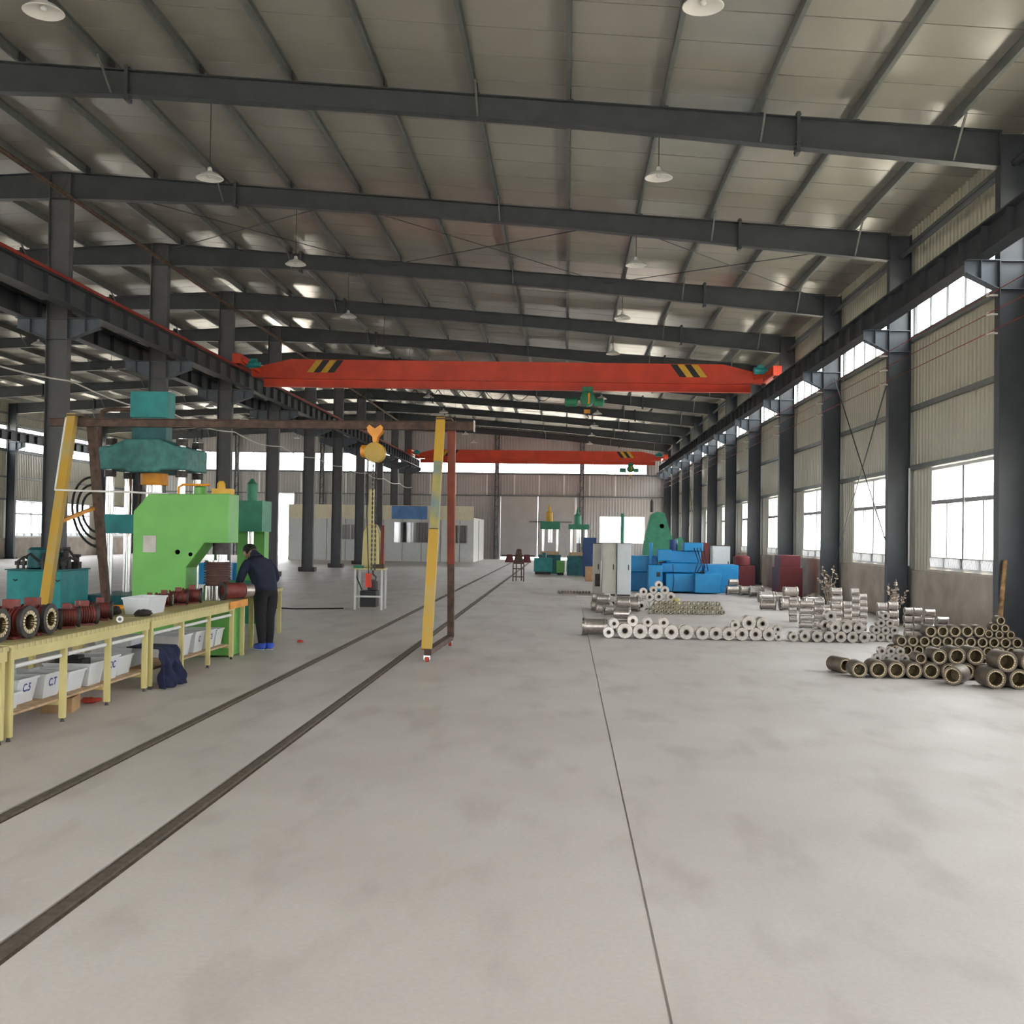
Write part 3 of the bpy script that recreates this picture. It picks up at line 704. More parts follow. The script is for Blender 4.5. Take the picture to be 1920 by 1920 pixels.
pbin(-4.84, 11.55, .21, .46, .38, .20, 'milky plastic bin holding clear wrapped parts at the bench joint', None, G, 'alu')
pbin(-4.98, 12.30, .21, .46, .48, .22, 'long milky plastic bin beside the dropped navy cloth', None, G, 'sill')
pbin(-4.98, 12.30, .362, .42, .40, .18, 'milky plastic bin stacked on another below the white bench-top tub', None, G)
pbin(-4.82, 13.30, .21, .48, .46, .26, 'large milky plastic bin heaped with pale wrapped goods', None, G, 'white')
pbin(-4.80, 13.82, .21, .46, .36, .26, 'milky plastic bin marked C in blue ink under the orange edged bench', 'C', G, 'sill')
pbin(-4.80, 14.28, .21, .46, .34, .24, 'milky plastic bin with blue mark C5 next to the green press', 'C5', G, 'sill')
pbin(-4.80, 14.66, .21, .44, .30, .22, 'milky plastic bin with pinkish contents at the orange end of the bench', None, G, 'carton')
pbin(-4.78, 12.50, .782, .30, .56, .19, 'white translucent tub standing on the bench top', None, None)
tag(MB().box(-4.95, -4.68, 10.64, 10.84, .362, .46).box(-4.9, -4.73, 10.67, 10.81, .459, .49).build('black_pouch', M['rubber']), 'black pouch lying on a plastic bin under the bench', 'pouch')
def carton(x, y, z, sx, sy, sz, label, rz=0):
    t = thing('carton', label, 'box', (x, y, z), (0, 0, rz))
    MB().box(-sx / 2, sx / 2, -sy / 2, sy / 2, 0, sz - .004).build('box_body', M['carton'], t)
    for s in (-1, 1): MB().box(-sx / 2, sx / 2, min(0.002 * s, s * sy / 2), max(.002 * s, s * sy / 2), sz - .004, sz).build('flap', M['carton'], t)
carton(-4.78, 10.42, 0, .28, .34, .14, 'brown cardboard box on the floor under the bench shelf', .2)
carton(-4.90, 13.02, .782, .16, .14, .15, 'small brown cardboard box beside the white tub on the bench', .3)
def rag(name, c, r, m, label, cat, seed):
    rn = random.Random(seed); b = MB(); b.ball((0, 0, r[2] * .9), *r, 14, 8)
    b.v = [(x * (1 + rn.uniform(-.25, .25)), y * (1 + rn.uniform(-.25, .25)), max(0, z * (1 + rn.uniform(-.2, .2)))) for x, y, z in b.v]
    return tag(b.build(name, M[m], None, c, smooth=60), label, cat)
rag('red_rag', (-4.72, 10.95, 0), (.10, .12, .025), 'scrap', 'small red rag on the floor under the bench', 'rag', 1)
rag('red_rag', (-4.13, 17.3, 0), (.05, .045, .02), 'scrap', 'small red scrap lying on the open floor past the worker', 'rag', 2)
rag('green_rag', (-4.8, 8.98, 0), (.11, .09, .03), 'greend', 'dark green rag on the floor under the bench end', 'rag', 3)
def navy_cloth():
    b = MB(); nu, nv = 26, 22; rn = random.Random(5); P = []
    for j in range(nv):
        v = j / (nv - 1)
        for i in range(nu):
            u = i / (nu - 1)
            wdt = .42 + .22 * v
            y = 12.24 + (u - .5) * wdt
            fold = .045 * math.sin(u * 15 + 3 * v) * (.4 + v) + .03 * math.sin(u * 31 - 6 * v) * (.3 + v) + .02 * math.sin(v * 14 + u * 5)
            x = -4.42 + .10 * v ** 1.6 + .08 * (u - .5) * v + fold * .8
            z = .50 * (1 - v) ** 1.05 + .004 + .025 * math.sin(u * 6 + 1) * (1 - v)
            if v < .2: x -= (.2 - v) * 1.9; z = .424 + (.2 - v) * .05
            P.append((x, y, max(.004, z)))
    fs = [(j * nu + i, j * nu + i + 1, (j + 1) * nu + i + 1, (j + 1) * nu + i) for j in range(nv - 1) for i in range(nu - 1)]
    b.add(P, fs); o = b.build('navy_cloth', M['navycloth'], smooth=80)
    so = o.modifiers.new('thick', 'SOLIDIFY'); so.thickness = .012; so.offset = 1
    tag(o, 'crumpled navy blue cloth hanging off the bench shelf down to the floor', 'cloth')
navy_cloth()

# dark red motor housings on the benches: lathe along local +X
RY = Matrix.Rotation(PI / 2, 4, 'Y')
def ribbed_body(R, L):
    p = [(R * .86, -L / 2)]; k = 7
    for i in range(k):
        a = -L / 2 + .12 * L + i * .76 * L / k
        p += [(R * .80, a), (R * .80, a + .03 * L), (R * .93, a + .035 * L), (R * .93, a + .075 * L), (R * .80, a + .08 * L)]
    return p + [(R * .86, L / 2)]
def tooth_ring(mb, x0, x1, r0, r1, n, gap):
    for k in range(n):
        a0 = 2 * PI * (k + gap / 2) / n; a1 = 2 * PI * (k + 1 - gap / 2) / n
        vs = [(x, r * math.cos(a), r * math.sin(a)) for x in (x0, x1) for r, a in ((r0, a0), (r1, a0), (r1, a1), (r0, a1))]
        mb.add(vs, [(3, 2, 1, 0), (4, 5, 6, 7), (0, 1, 5, 4), (1, 2, 6, 5), (2, 3, 7, 6), (3, 0, 4, 7)])
BR = MB(); tooth_ring(BR, .14, .175, .068, .10, 18, .35)
mh = [('ribbed_body', MB().lathe(ribbed_body(.14, .30), 22, RY, (True, False)).mesh('ribbed_body', M['motorred'], 40)),
      ('end_flange', MB().lathe([(.10, .13), (.13, .13), (.14, .15), (.14, .175), (.115, .18), (.10, .18), (.10, .13)], 22, RY, (False, False)).mesh('end_flange', M['iron'], 40)),
      ('end_flange', MB().lathe([(0.001, -.19), (.10, -.19), (.14, -.175), (.14, -.15), (0.001, -.15)], 22, RY).mesh('end_flange', M['motorred'], 40)),
      ('bore_ring', BR.mesh('bore_ring', M['coil'])),
      ('bore', MB().lathe([(.068, .172), (.10, .14), (.10, -.1), (.002, -.1), (.002, -.08), (.068, -.08), (.068, .172)], 22, RY, (False, False)).mesh('bore', M['boredark'], 40)),
      ('terminal_box', MB().box(-.06, .05, -.05, .05, .11, .19).mesh('terminal_box', M['motorred'])),
      ('foot', MB().box(-.11, .11, -.12, .12, -.145, -.12).mesh('foot', M['motorred']))]
HS = [(-4.80, 8.98, 1.0, 4), (-4.74, 9.36, 1.0, 8), (-4.74, 9.74, .98, 2)]
for i, (x, y, s, a) in enumerate(HS):
    proto_place(mh, 'motor_housing', ('large dark red motor housing at the joint of two benches', 'middle of the three large dark red motor housings on the bench', 'large dark red motor housing next to the small housings on the bench')[i], 'motor housing', (x, y, .784 + .145 * s), (0, 0, rad(-a)), 'large motor housings on the bench', s)
for i, (x, y, s, a) in enumerate([(-4.80, 10.14, .70, -35), (-4.76, 10.46, .70, -25), (-4.74, 10.80, .72, -40), (-4.92, 11.10, .66, -30), (-4.84, 11.42, .70, -20)]):
    proto_place(mh, 'motor_housing', 'small dark red motor housing, %s in the row after the large ones' % ORD[i], 'motor housing', (x, y, .784 + .145 * s), (0, 0, rad(-a)), 'small motor housings in the row on the bench', s)
for i, (x, y, s, a) in enumerate([(-5.02, 13.28, .55, -20), (-4.96, 13.60, .60, -10), (-4.90, 13.94, .66, -25), (-4.84, 14.28, .70, -15)]):
    proto_place(mh, 'motor_housing', 'dark red motor housing before the green press, %s from the small carton' % ORD[i], 'motor housing', (x, y, .784 + .145 * s), (0, 0, rad(-a)), 'motor housings before the green press', s)
rag('gear_parts', (-4.62, 12.02, .784), (.09, .16, .035), 'iron', 'heap of dark oily gear parts on the bench beside the white tub', 'machine parts', 8)
rag('gear_parts', (-4.98, 12.08, .784), (.08, .10, .05), 'iron', 'dark machine part on the bench behind the oily gear heap', 'machine parts', 9)
def roll():
    t = thing('tape_roll', 'small white tape roll standing on the bench edge', 'tape roll', (-4.52, 11.15, .784 + .035), (0, 0, rad(-70)))
    MB().lathe([(.016, -.02), (.035, -.02), (.035, .02), (.016, .02), (.016, -.02)], 16, RY, (False, False)).build('tape', M['white'], t, smooth=40)
    MB().lathe([(.012, -.02), (.017, -.02), (.017, .02), (.012, .02), (.012, -.02)], 16, RY, (False, False)).build('core', M['ink'], t, smooth=40)
roll()
def orange_bar():
    t = thing('orange_tool', 'orange tool bar lying on the bench behind the white tub', 'tool', (-5.12, 12.62, .784), (0, 0, rad(12)))
    MB().tube([(-.18, 0, .05), (.2, 0, .05)], .028, 10).build('handle', M['orange'], t, smooth=40); MB().ball((-.2, 0, .05), .05, .05, .05).build('knob', M['orange'], t, smooth=60)
orange_bar()

# ------------------------------------------------------------------ green C-frame press
def c_press():
    y0, y1 = 15.06, 15.54
    t = thing('c_frame_press', 'bright green C-frame hydraulic press behind the bench end', 'press', (0, 0, 0))
    prof = [(-5.95, .02), (-4.55, .02), (-4.55, .70), (-5.20, .70), (-5.20, 1.22), (-4.95, 1.56), (-4.62, 1.56), (-4.62, 2.24), (-5.74, 2.22), (-5.95, 1.98)]
    b = MB(); n = len(prof)
    b.prism(prof, 'Y', y0, y1)
    o = b.build('frame', M['green'], t); bv = o.modifiers.new('bevel', 'BEVEL'); bv.width = .012; bv.segments = 2
    MB().box(-5.02, -4.53, y0 - .02, y1 + .02, .70, .745).build('bolster', M['iron'], t)
    MB().lathe([(.115, 1.40), (.115, 1.56)], 20, Matrix.Translation((-4.79, (y0 + y1) / 2, 0))).build('ram_guide', M['iron'], t, smooth=40)
    MB().lathe([(.09, 1.317), (.09, 1.41)], 20, Matrix.Translation((-4.79, (y0 + y1) / 2, 0))).build('ram', M['chrome'], t, smooth=40)
    p = MB().box(-5.80, -5.62, y0 - .012, y0, 1.42, 1.65).build('name_plate', M['sill'], t)
    MB().lathe([(.035, -.03), (.035, 0)], 14, Matrix.Translation((-5.32, y0, 1.43)) @ Matrix.Rotation(PI / 2, 4, 'X')).build('gauge', M['black'], t, smooth=40)
    MB().lathe([(.03, -.03), (.03, 0)], 14, Matrix.Translation((-5.14, y0, 1.40)) @ Matrix.Rotation(PI / 2, 4, 'X')).build('gauge', M['chrome'], t, smooth=40)
    MB().tube([(-5.36, y0 + .1, 2.22), (-5.36, y0 + .1, 2.32), (-5.30, y0 + .1, 2.36), (-4.92, y0 + .1, 2.36)], .016, 8).build('pipe', M['orange'], t, smooth=40)
    v = MB().box(-4.88, -4.62, y0 + .06, y0 + .26, 2.235, 2.31).lathe([(.06, 2.31), (.06, 2.38), (.03, 2.42)], 10, Matrix.Translation((-4.78, y0 + .16, 0))).build('valve_block', M['yellow'], t, smooth=40)
    MB().lathe([(.09, 2.23), (.09, 2.33), (.05, 2.36)], 14, Matrix.Translation((-5.12, (y0 + y1) / 2 + .06, 0))).build('oil_cap', M['green'], t, smooth=40)
c_press()
yw = 15.28
cyl = thing('steel_cylinder', 'pair of bright steel sleeves standing under the finned brown core', 'sleeve', (-4.87, yw, .745))
MB().lathe([(.075, 0), (.075, .22), (.06, .23)], 18, Matrix.Translation((-.075, 0, 0))).build('sleeve', M['chrome'], cyl, smooth=40)
MB().lathe([(.075, 0), (.075, .22), (.06, .23)], 18, Matrix.Translation((.08, 0, 0))).build('sleeve', M['chrome'], cyl, smooth=40)
core = thing('finned_core', 'dark brown finned stator core being pressed under the green head', 'stator core', (-4.83, yw, .975))
fin = [(.16, 0)]
for k in range(9): z = .02 + k * .034; fin += [(.15, z), (.15, z + .01), (.185, z + .012), (.185, z + .026), (.15, z + .028)]
fin += [(.16, .325)]
MB().lathe(fin, 24).build('fins', M['brownred'], core, smooth=30)
MB().lathe([(.17, .325), (.17, .345), (.10, .345)], 24).build('top_ring', M['chrome'], core, smooth=30)
pf = thing('red_pipe_fitting', 'dark red pipe fitting with black open mouth at the bench end by the worker', 'pipe fitting', (-4.56, 15.12, .784 + .125), (0, 0, rad(222)))
MB().lathe([(.07, -.16), (.11, -.15), (.11, .10), (.12, .10), (.12, .14), (.075, .14), (.075, -.1)], 20, RY, (True, True)).build('fitting_body', M['motorred'], pf, smooth=40)
MB().lathe([(.078, .135), (.125, .135), (.125, .165), (.078, .165), (.078, .135)], 20, RY, (False, False)).build('mouth_ring', M['iron'], pf, smooth=40)
MB().lathe([(.07, -.30), (.09, -.29), (.09, -.17), (.07, -.16)], 18, RY).build('coupling', M['lamin'], pf, smooth=40)

# ------------------------------------------------------------------ four-column teal press
def column_press():
    t = thing('four_column_press', 'tall teal four-column hydraulic press with chrome columns', 'press', (0, 0, 0))
    xa, xb, ya, yb = -7.76, -6.53, 18.6, 19.4; xc = (xa + xb) / 2
    MB().box(xa - .3, xb + .3, ya - .3, yb + .3, 0, .62).build('bed', M['teald'], t)
    for x in (xa, xb):
        for y in (ya, yb):
            c = MB().tube([(x, y, .6), (x, y, 3.28)], .068, 16).build('column', M['chrome'], t, smooth=40)
            for z in (2.62, 3.16): MB().lathe([(.105, z), (.105, z + .11)], 6, Matrix.Translation((x, y, 0))).build('nut', M['iron'], c)
    cp = [(xa - .15, 2.74), (xa + .30, 2.74), (xa + .35, 2.70), (xb - .35, 2.70), (xb - .3, 2.74), (xb + .13, 2.74), (xb + .13, 3.12), (xb - .10, 3.16), (xb - .32, 3.26), (xa + .32, 3.26), (xa + .10, 3.16), (xa - .15, 3.12)]
    o = MB().prism(cp, 'Y', ya - .16, yb + .16).build('crosshead', M['tealcross'], t); bv = o.modifiers.new('bevel', 'BEVEL'); bv.width = .03; bv.segments = 2
    MB().box(xc - .34, xc + .26, 18.80, 19.10, 3.26, 3.66).build('cylinder_housing', M['teald'], t)
    MB().box(xc - .36, xc + .29, 18.76, 19.14, 3.66, 4.10).build('oil_tank', M['teal'], t)
    MB().lathe([(.22, 2.50), (.23, 2.52), (.23, 2.70)], 22, Matrix.Translation((xc, 19, 0))).build('ram_collar', M['orange'], t, smooth=40)
    MB().lathe([(.135, 1.98), (.135, 2.52)], 20, Matrix.Translation((xc, 19, 0))).build('ram', M['chrome'], t, smooth=40)
    MB().box(xa - .12, xb + .12, ya - .14, yb + .14, 1.66, 1.98).build('moving_platen', M['teal'], t)
    MB().tube([(xc - .36, 18.9, 3.80), (xc - .8, 18.9, 3.80), (xc - .9, 18.9, 3.76), (xc - .94, 18.9, 3.66), (xc - .94, 18.9, 2.7)], .04, 10).build('oil_pipe', M['brownsteel'], t, smooth=40)
    for dx in (.28, .42): MB().tube([(xa + dx, 18.8, 2.72), (xa + dx, 18.8, 1.98)], .015, 6).build('guide_rod', M['brownsteel'], t)
    MB().box(xa + .30, xa + .42, ya - .32, ya - .30, .3, .42).build('rating_plate', M['sill'], t)
column_press()
def power_unit():
    t = thing('hydraulic_power_unit', 'teal hydraulic tank with dark pumps and valves on top', 'power unit', (-8.24, 17.5, 0))
    x0, x1, y0, y1 = -.52, .36, -.4, .60
    MB().box(x0 + .04, x1 - .04, y0 + .04, y1 - .04, 0, .06).build('skid', M['iron'], t)
    o = MB().box(x0, x1, y0, y1, .06, 1.06).build('oil_tank', M['teal'], t); bv = o.modifiers.new('bevel', 'BEVEL'); bv.width = .012
    MB().box(x0 - .02, x1 + .02, y0 - .02, y1 + .02, 1.06, 1.08).build('lid', M['teald'], t)
    for x in (x0 + .12, x1 - .08): MB().tube([(x, y0 - .01, .92), (x + .03, y0 - .035, .90), (x + .06, y0 - .01, .92)], .01, 6).build('lifting_lug', M['iron'], t)
    MB().lathe([(.10, 0), (.15, .02), (.15, .3), (.1, .34)], 16, Matrix.Translation((-.2, -.05, 1.08))).build('pump_motor', M['teald'], t, smooth=40)
    MB().lathe([(.08, 0), (.12, .02), (.12, .24), (.08, .26)], 16, Matrix.Translation((.02, .2, 1.08))).build('pump_motor', M['teald'], t, smooth=40)
    for k, (x, y, h) in enumerate([(-.36, .3, .2), (.12, -.15, .22), (.22, .05, .3), (.26, .35, .18), (-.1, .5, .28)]):
        MB().box(x - .06, x + .06, y - .06, y + .06, 1.08, 1.08 + h * .6).lathe([(.045, 1.08 + h * .6), (.045, 1.08 + h), (.07, 1.08 + h + .01), (.07, 1.08 + h + .05)], 10, Matrix.Translation((x, y, 0))).build('valve', M['iron'], t, smooth=40)
    for k, (x, y) in enumerate([(-.44, -.2), (-.3, -.3), (.0, -.28), (.3, -.2), (-.42, .1), (.14, .12)]):
        MB().tube([(x, y, 1.08), (x, y, 1.2 + .05 * (k % 3)), (x + .08, y + .05, 1.27 + .05 * (k % 3)), (x + .2, y + .1, 1.2)], .022, 8).lathe([(.05, 1.14), (.05, 1.2)], 8, Matrix.Translation((x, y, 0))).build('pipe_fitting', M['iron'], t, smooth=40)
    MB().lathe([(.04, 1.08), (.04, 1.16)], 12, Matrix.Translation((.1, -.3, 0))).build('filler_cap', M['white'], t, smooth=40)
    MB().lathe([(.06, -.12), (.10, -.1), (.10, .02)], 14, Matrix.Translation((x0, -.1, .34)) @ Matrix.Rotation(PI / 2, 4, 'Y')).build('side_pump', M['teald'], t, smooth=40)
power_unit()

# ------------------------------------------------------------------ portable gantry
def gantry():
    t = thing('portable_gantry', 'portable gantry with brown beam and yellow and brown legs on casters', 'gantry', (0, 0, 0))
    b = MB().box(-7.64, -1.35, 16.04, 16.16, 3.24, 3.25).box(-7.64, -1.35, 16.04, 16.16, 3.35, 3.36).box(-7.64, -1.35, 16.085, 16.115, 3.25, 3.35)
    b.build('beam', M['brownsteel'], t)
    MB().box(-1.36, -1.345, 16.03, 16.17, 3.22, 3.38).build('end_stop', M['sill'], t)
    for (xf, xt, name) in ((-1.87, -1.83, 'r'), (-7.24, -7.26, 'l')):
        f_, t_ = Vector((xf, 15.1, .16)), Vector((xt, 16.0, 3.40))
        if name == 'r':
            MB().beam(f_, f_.lerp(t_, .50), .135, .12, (0, 1, 0)).build('leg', M['yellowworn'], t)
            MB().beam(f_.lerp(t_, .505), f_.lerp(t_, .80), .12, .11, (0, 1, 0)).build('leg', M['greyworn'], t)
            MB().beam(f_.lerp(t_, .80), t_, .125, .115, (0, 1, 0)).build('leg', M['yellowworn'], t)
        else: MB().beam(f_, t_, .13, .12, (0, 1, 0)).build('leg', M['yellowworn'], t)
        xg = xf + .12
        fm = Vector((xg, 17.12, .16)); tm = Vector((xg + .06, 16.2, 3.30)); mid = fm.lerp(tm, .36)
        MB().beam(fm, mid, .10, .12, (0, 1, 0)).build('leg', M['brownsteel'], t)
        MB().beam(mid, tm, .11, .12, (0, 1, 0)).build('leg', M['oxide'] if name == 'r' else M['brownsteel'], t)
        MB().beam((xf + .02, 15.05, .13), (xg - .02, 17.2, .13), .10, .08).build('foot_beam', M['brownsteel'], t)
        MB().cbox((xt + .05, 16.1, 3.39), (.22, .34, .025)).build('head_plate', M['brownsteel'], t)
        for xx, yy in ((xf + .02, 15.02), (xg - .02, 17.22)):
            c = MB().box(xx - .045, xx + .045, yy - .035, yy + .035, .065, .09).box(xx - .045, xx - .035, yy - .03, yy + .03, .03, .09).box(xx + .035, xx + .045, yy - .03, yy + .03, .03, .09).build('caster', M['chrome'], t)
            MB().lathe([(.045, -.02), (.045, .02)], 14, Matrix.Translation((xx, yy, .045)) @ RY).build('caster_wheel', M['scrap'], c, smooth=40)
    MB().beam((-7.28, 15.58, 1.80), (-7.13, 16.6, 2.06), .05, .05).build('brace', M['orange'], t)
    return t
gantry()
def chain_hoist():
    t = thing('chain_hoist', 'yellow chain hoist hanging from the brown gantry beam', 'hoist', (-2.79, 16.1, 0))
    hp = [(0, 3.02), (.03, 3.06), (.035, 3.12), (.10, 3.19), (.12, 3.26), (.08, 3.30), (.0, 3.245), (-.08, 3.30), (-.12, 3.26), (-.10, 3.19), (-.035, 3.12), (-.03, 3.06)]
    MB().prism(hp, 'Y', -.085, -.07).prism(hp, 'Y', .07, .085).tube([(.06, -.08, 3.22), (.06, .08, 3.22)], .012, 8).tube([(0, -.08, 3.08), (0, .08, 3.08)], .015, 8).build('trolley', M['orange'], t)
    for sx in (-.07, .07):
        for sy in (-1, 1): MB().lathe([(.03, -.014), (.03, .014)], 12, Matrix.Translation((sx, sy * .056, 3.279)) @ Matrix.Rotation(PI / 2, 4, 'X')).build('trolley_wheel', M['iron'], t, smooth=40)
    MB().tube([(0, 0, 3.16), (0, 0, 3.0)], .02, 8).tube([(0, -.08, 3.15), (0, .08, 3.15)], .02, 8).build('suspension_hook', M['orange'], t)
    MB().lathe([(.10, -.13), (.145, -.11), (.145, .11), (.10, .13)], 20, Matrix.Translation((0, 0, 2.90)) @ Matrix.Rotation(PI / 2, 4, 'X')).build('hoist_body', M['yellowworn'], t, smooth=40)
    MB().lathe([(.05, -.1), (.09, -.08), (.09, .0)], 14, Matrix.Translation((-.12, 0, 2.92)) @ RY).build('hoist_motor', M['orange'], t, smooth=40)
    for sx in (-.03, .02):
        b = MB(); z = 2.76; k = 0
        while z > 1.20:
            if k % 2: b.box(sx - .012, sx + .012, -.004, .004, z - .04, z)
            else: b.box(sx - .004, sx + .004, -.012, .012, z - .04, z)
            z -= .034; k += 1
        b.build('load_chain', M['iron'], t)
    MB().tube([(-.005, 0, 1.19), (-.005, 0, 1.13), (.04, 0, 1.09), (.03, 0, 1.04), (-.03, 0, 1.04)], .014, 8).build('hook', M['iron'], t, smooth=40)
    MB().tube([(-.10, 0, 2.8), (-.11, 0, 2.0), (-.07, 0, 1.14)], .008, 6).build('control_cable', M['rubber'], t)
    MB().box(-.11, -.03, -.03, .03, .94, 1.14).build('control_pendant', M['scrap'], t)
chain_hoist()
tag_tube('white_conduit', [(-7.324, 15.925, 3.35), (-7.320, 15.635, 2.34), (-7.318, 15.615, 2.28), (-7.16, 15.60, 2.275), (-6.2, 15.56, 2.26), (-5.62, 15.49, 2.236)], .014, M['white'], 'thin white conduit running down the yellow gantry leg and across to the press', 'conduit')
for k in range(3):
    r = .42 - .09 * k
    tag_tube('hydraulic_hose', [(-7.135 - r * math.sin(a) * .85, 17.12 - .293 * (1.82 + r * math.cos(a) * 1.25), 1.98 + r * math.cos(a) * 1.25) for a in [PI * i / 18 for i in range(19)]], .018, M['rubber'], 'black hydraulic hose looping beside the brown gantry post', 'hose', 'hoses by the gantry post')

# ------------------------------------------------------------------ yellow machine on a white table, green machine, blue boxes
def yellow_machine():
    t = thing('bench_press_machine', 'pale yellow column machine on a white legged table near the gantry', 'machine', (-4.41, 25.1, 0))
    tb = MB().box(-.34, .34, -.3, .3, .90, .93).build('table_top', M['pyellow'], t)
    for sx in (-.3, .3):
        for sy in (-.26, .26): MB().box(sx - .02, sx + .02, sy - .02, sy + .02, 0, .90).build('leg', M['white'], t)
    MB().box(-.3, .3, -.27, -.25, .28, .32).build('leg_rail', M['white'], t)
    o = MB().prism([(-.20, .93), (.20, .93), (.17, 1.75), (.10, 1.92), (-.10, 1.92), (-.17, 1.75)], 'Y', -.10, .28).build('column', M['pyellow'], t); bv = o.modifiers.new('bevel', 'BEVEL'); bv.width = .02
    MB().box(-.06, .04, -.06, .1, 1.92, 2.72).build('mast', M['pyellow'], t)
    MB().box(.21, .29, .0, .14, .93, 1.9).build('side_post', M['oxide'], t)
    MB().box(.08, .33, -.24, -.02, .93, 1.02).build('clamp', M['brownsteel'], t)
    MB().box(-.34, -.14, -.28, -.1, .93, .99).build('vise', M['greend'], t)
    m = MB().box(-.20, .16, -.2, .2, .06, .42).build('motor_box', M['black'], t)
    MB().lathe([(.08, .42), (.12, .44), (.12, .62), (.07, .66)], 14, Matrix.Translation((.05, 0, 0))).build('motor', M['iron'], t, smooth=40)
    MB().tube([(-.3, -.2, .9), (-.26, -.25, .7), (-.16, -.2, .45)], .015, 6).build('cable', M['rubber'], t)
yellow_machine()
tag_tube('floor_cable', [(-5.0, 25.0, .015), (-6.0, 24.6, .012), (-7.2, 25.2, .012), (-8.6, 24.9, .012)], .014, M['rubber'], 'dark cable trailing over the floor from the white legged table', 'cable')
def green_machine():
    t = thing('green_press', 'dull green hydraulic press standing behind the worker', 'press', (-5.94, 20.9, 0))
    MB().box(-.34, .34, -.3, .3, 0, .8).build('base', M['greend'], t)
    o = MB().box(-.30, .22, .02, .34, .8, 2.3).build('back_column', M['green'], t)
    MB().box(-.30, .26, -.32, .34, 1.72, 2.3).build('head', M['greend'], t)
    MB().lathe([(.10, 2.3), (.10, 2.62), (.06, 2.66), (.02, 2.72)], 16, Matrix.Translation((0, -.1, 0))).build('cylinder', M['greend'], t, smooth=40)
    MB().lathe([(.06, 1.4), (.06, 1.72)], 14, Matrix.Translation((0, -.12, 0))).build('ram', M['chrome'], t, smooth=40)
green_machine()
def drum(x, y, label):
    t = thing('blue_barrel', label, 'barrel', (x, y, 0))
    MB().lathe([(.20, 0), (.22, .03), (.22, .35), (.23, .36), (.22, .38), (.22, .68), (.23, .69), (.22, .71), (.22, 1.05), (.2, 1.08)], 20).build('barrel_body', M['blue'], t, smooth=40)
    MB().lathe([(.224, .45), (.224, .66)], 20, None, (False, False)).build('white_band', M['white'], t, smooth=40)
drum(-7.24, 22.0, 'blue plastic barrel standing between the teal press and the green press')
drum(-6.55, 22.3, 'blue plastic barrel standing behind the finned brown core')

# ------------------------------------------------------------------ machines on the windowed side, farther down the hall
def cabinet(x, y, w, h, d, m, label):
    t = thing('electrical_cabinet', label, 'cabinet', (x, y, 0))
    MB().box(-w / 2, w / 2, 0, d, .05, h).build('cabinet_body', M[m], t); MB().box(-w / 2 + .02, w / 2 - .02, .02, d - .02, 0, .05).build('base', M['iron'], t)
    dr = MB().box(-w / 2 + .02, w / 2 - .02, -.02, 0, .09, h - .03).build('door', M[m], t)
    MB().box(w / 2 - .09, w / 2 - .06, -.035, -.02, h * .5, h * .6).build('handle', M['iron'], dr)
    MB().box(-w / 2 - .01, w / 2 + .01, -.02, d + .01, h, h + .02).build('cap', M['brownsteel'], t)
    return t
cabinet(1.26, 32.5, .40, 1.52, .6, 'cabinet', 'beige electrical cabinet between two others beside the blue machine')
cabinet(1.69, 32.4, .40, 1.52, .6, 'cabinetw', 'pale white electrical cabinet standing closest to the blue machine')
t_ = cabinet(.925, 32.9, .22, 1.50, .8, 'cabinet', 'narrow beige electrical cabinet with dark vent at the aisle side')
MB().box(-.06, .09, -.03, -.021, .25, .62).build('vent', M['iron'], t_)
def blue_machine():
    t = thing('blue_machine_tool', 'large bright blue machine tool with several enclosures behind the metal rings', 'machine', (0, 35, 0))
    def bx(nm, x0, x1, y0, y1, z0, z1, m='blue'):
        o = MB().box(x0, x1, y0, y1, z0, z1).build(nm, M[m], t); bv = o.modifiers.new('bevel', 'BEVEL'); bv.width = .025; bv.segments = 2; return o
    bx('bed', 2.05, 5.4, .6, 1.9, 0, .62); bx('side_column', 2.05, 2.9, .4, 1.7, .62, 1.12); bx('coolant_tank', 4.35, 5.42, .3, 1.6, 0, .88)
    c = bx('control_box', 2.56, 3.0, -.3, .2, .06, .86); MB().box(2.82, 2.92, -.32, -.301, .5, .64).build('panel', M['black'], c)
    bx('saddle', 3.0, 4.25, .1, 1.4, .62, .92); bx('table_front', 3.1, 4.0, -.35, .6, .05, .60)
    bx('head', 3.15, 4.25, .3, 1.5, .92, 1.30); bx('spindle_box', 2.86, 3.3, 0, .8, .98, 1.34); bx('motor_cover', 3.7, 4.3, .2, 1.0, 1.30, 1.56)
    bx('lower_tank', 3.95, 4.75, -.7, .1, .04, .62); bx('splash_guard', 2.62, 2.72, .2, .4, .86, 1.55)
    MB().lathe([(.13, 0), (.13, .35)], 16, Matrix.Translation((3.4, .5, 1.30))).build('spindle_motor', M['blued'], t, smooth=40)
    for k in range(4): MB().tube([(4.0 + .1 * k, .1, 1.4), (4.12 + .1 * k, -.1, 1.0 - .1 * k), (4.0 + .08 * k, -.2, .66), (4.3, -.4, .6)], .016, 6).build('hose', M['rubber'], t, smooth=40)
    MB().tube([(3.3, -.38, .9), (3.34, -.4, .4), (3.3, -.42, .02)], .012, 6).build('cable', M['rubber'], t)
blue_machine()
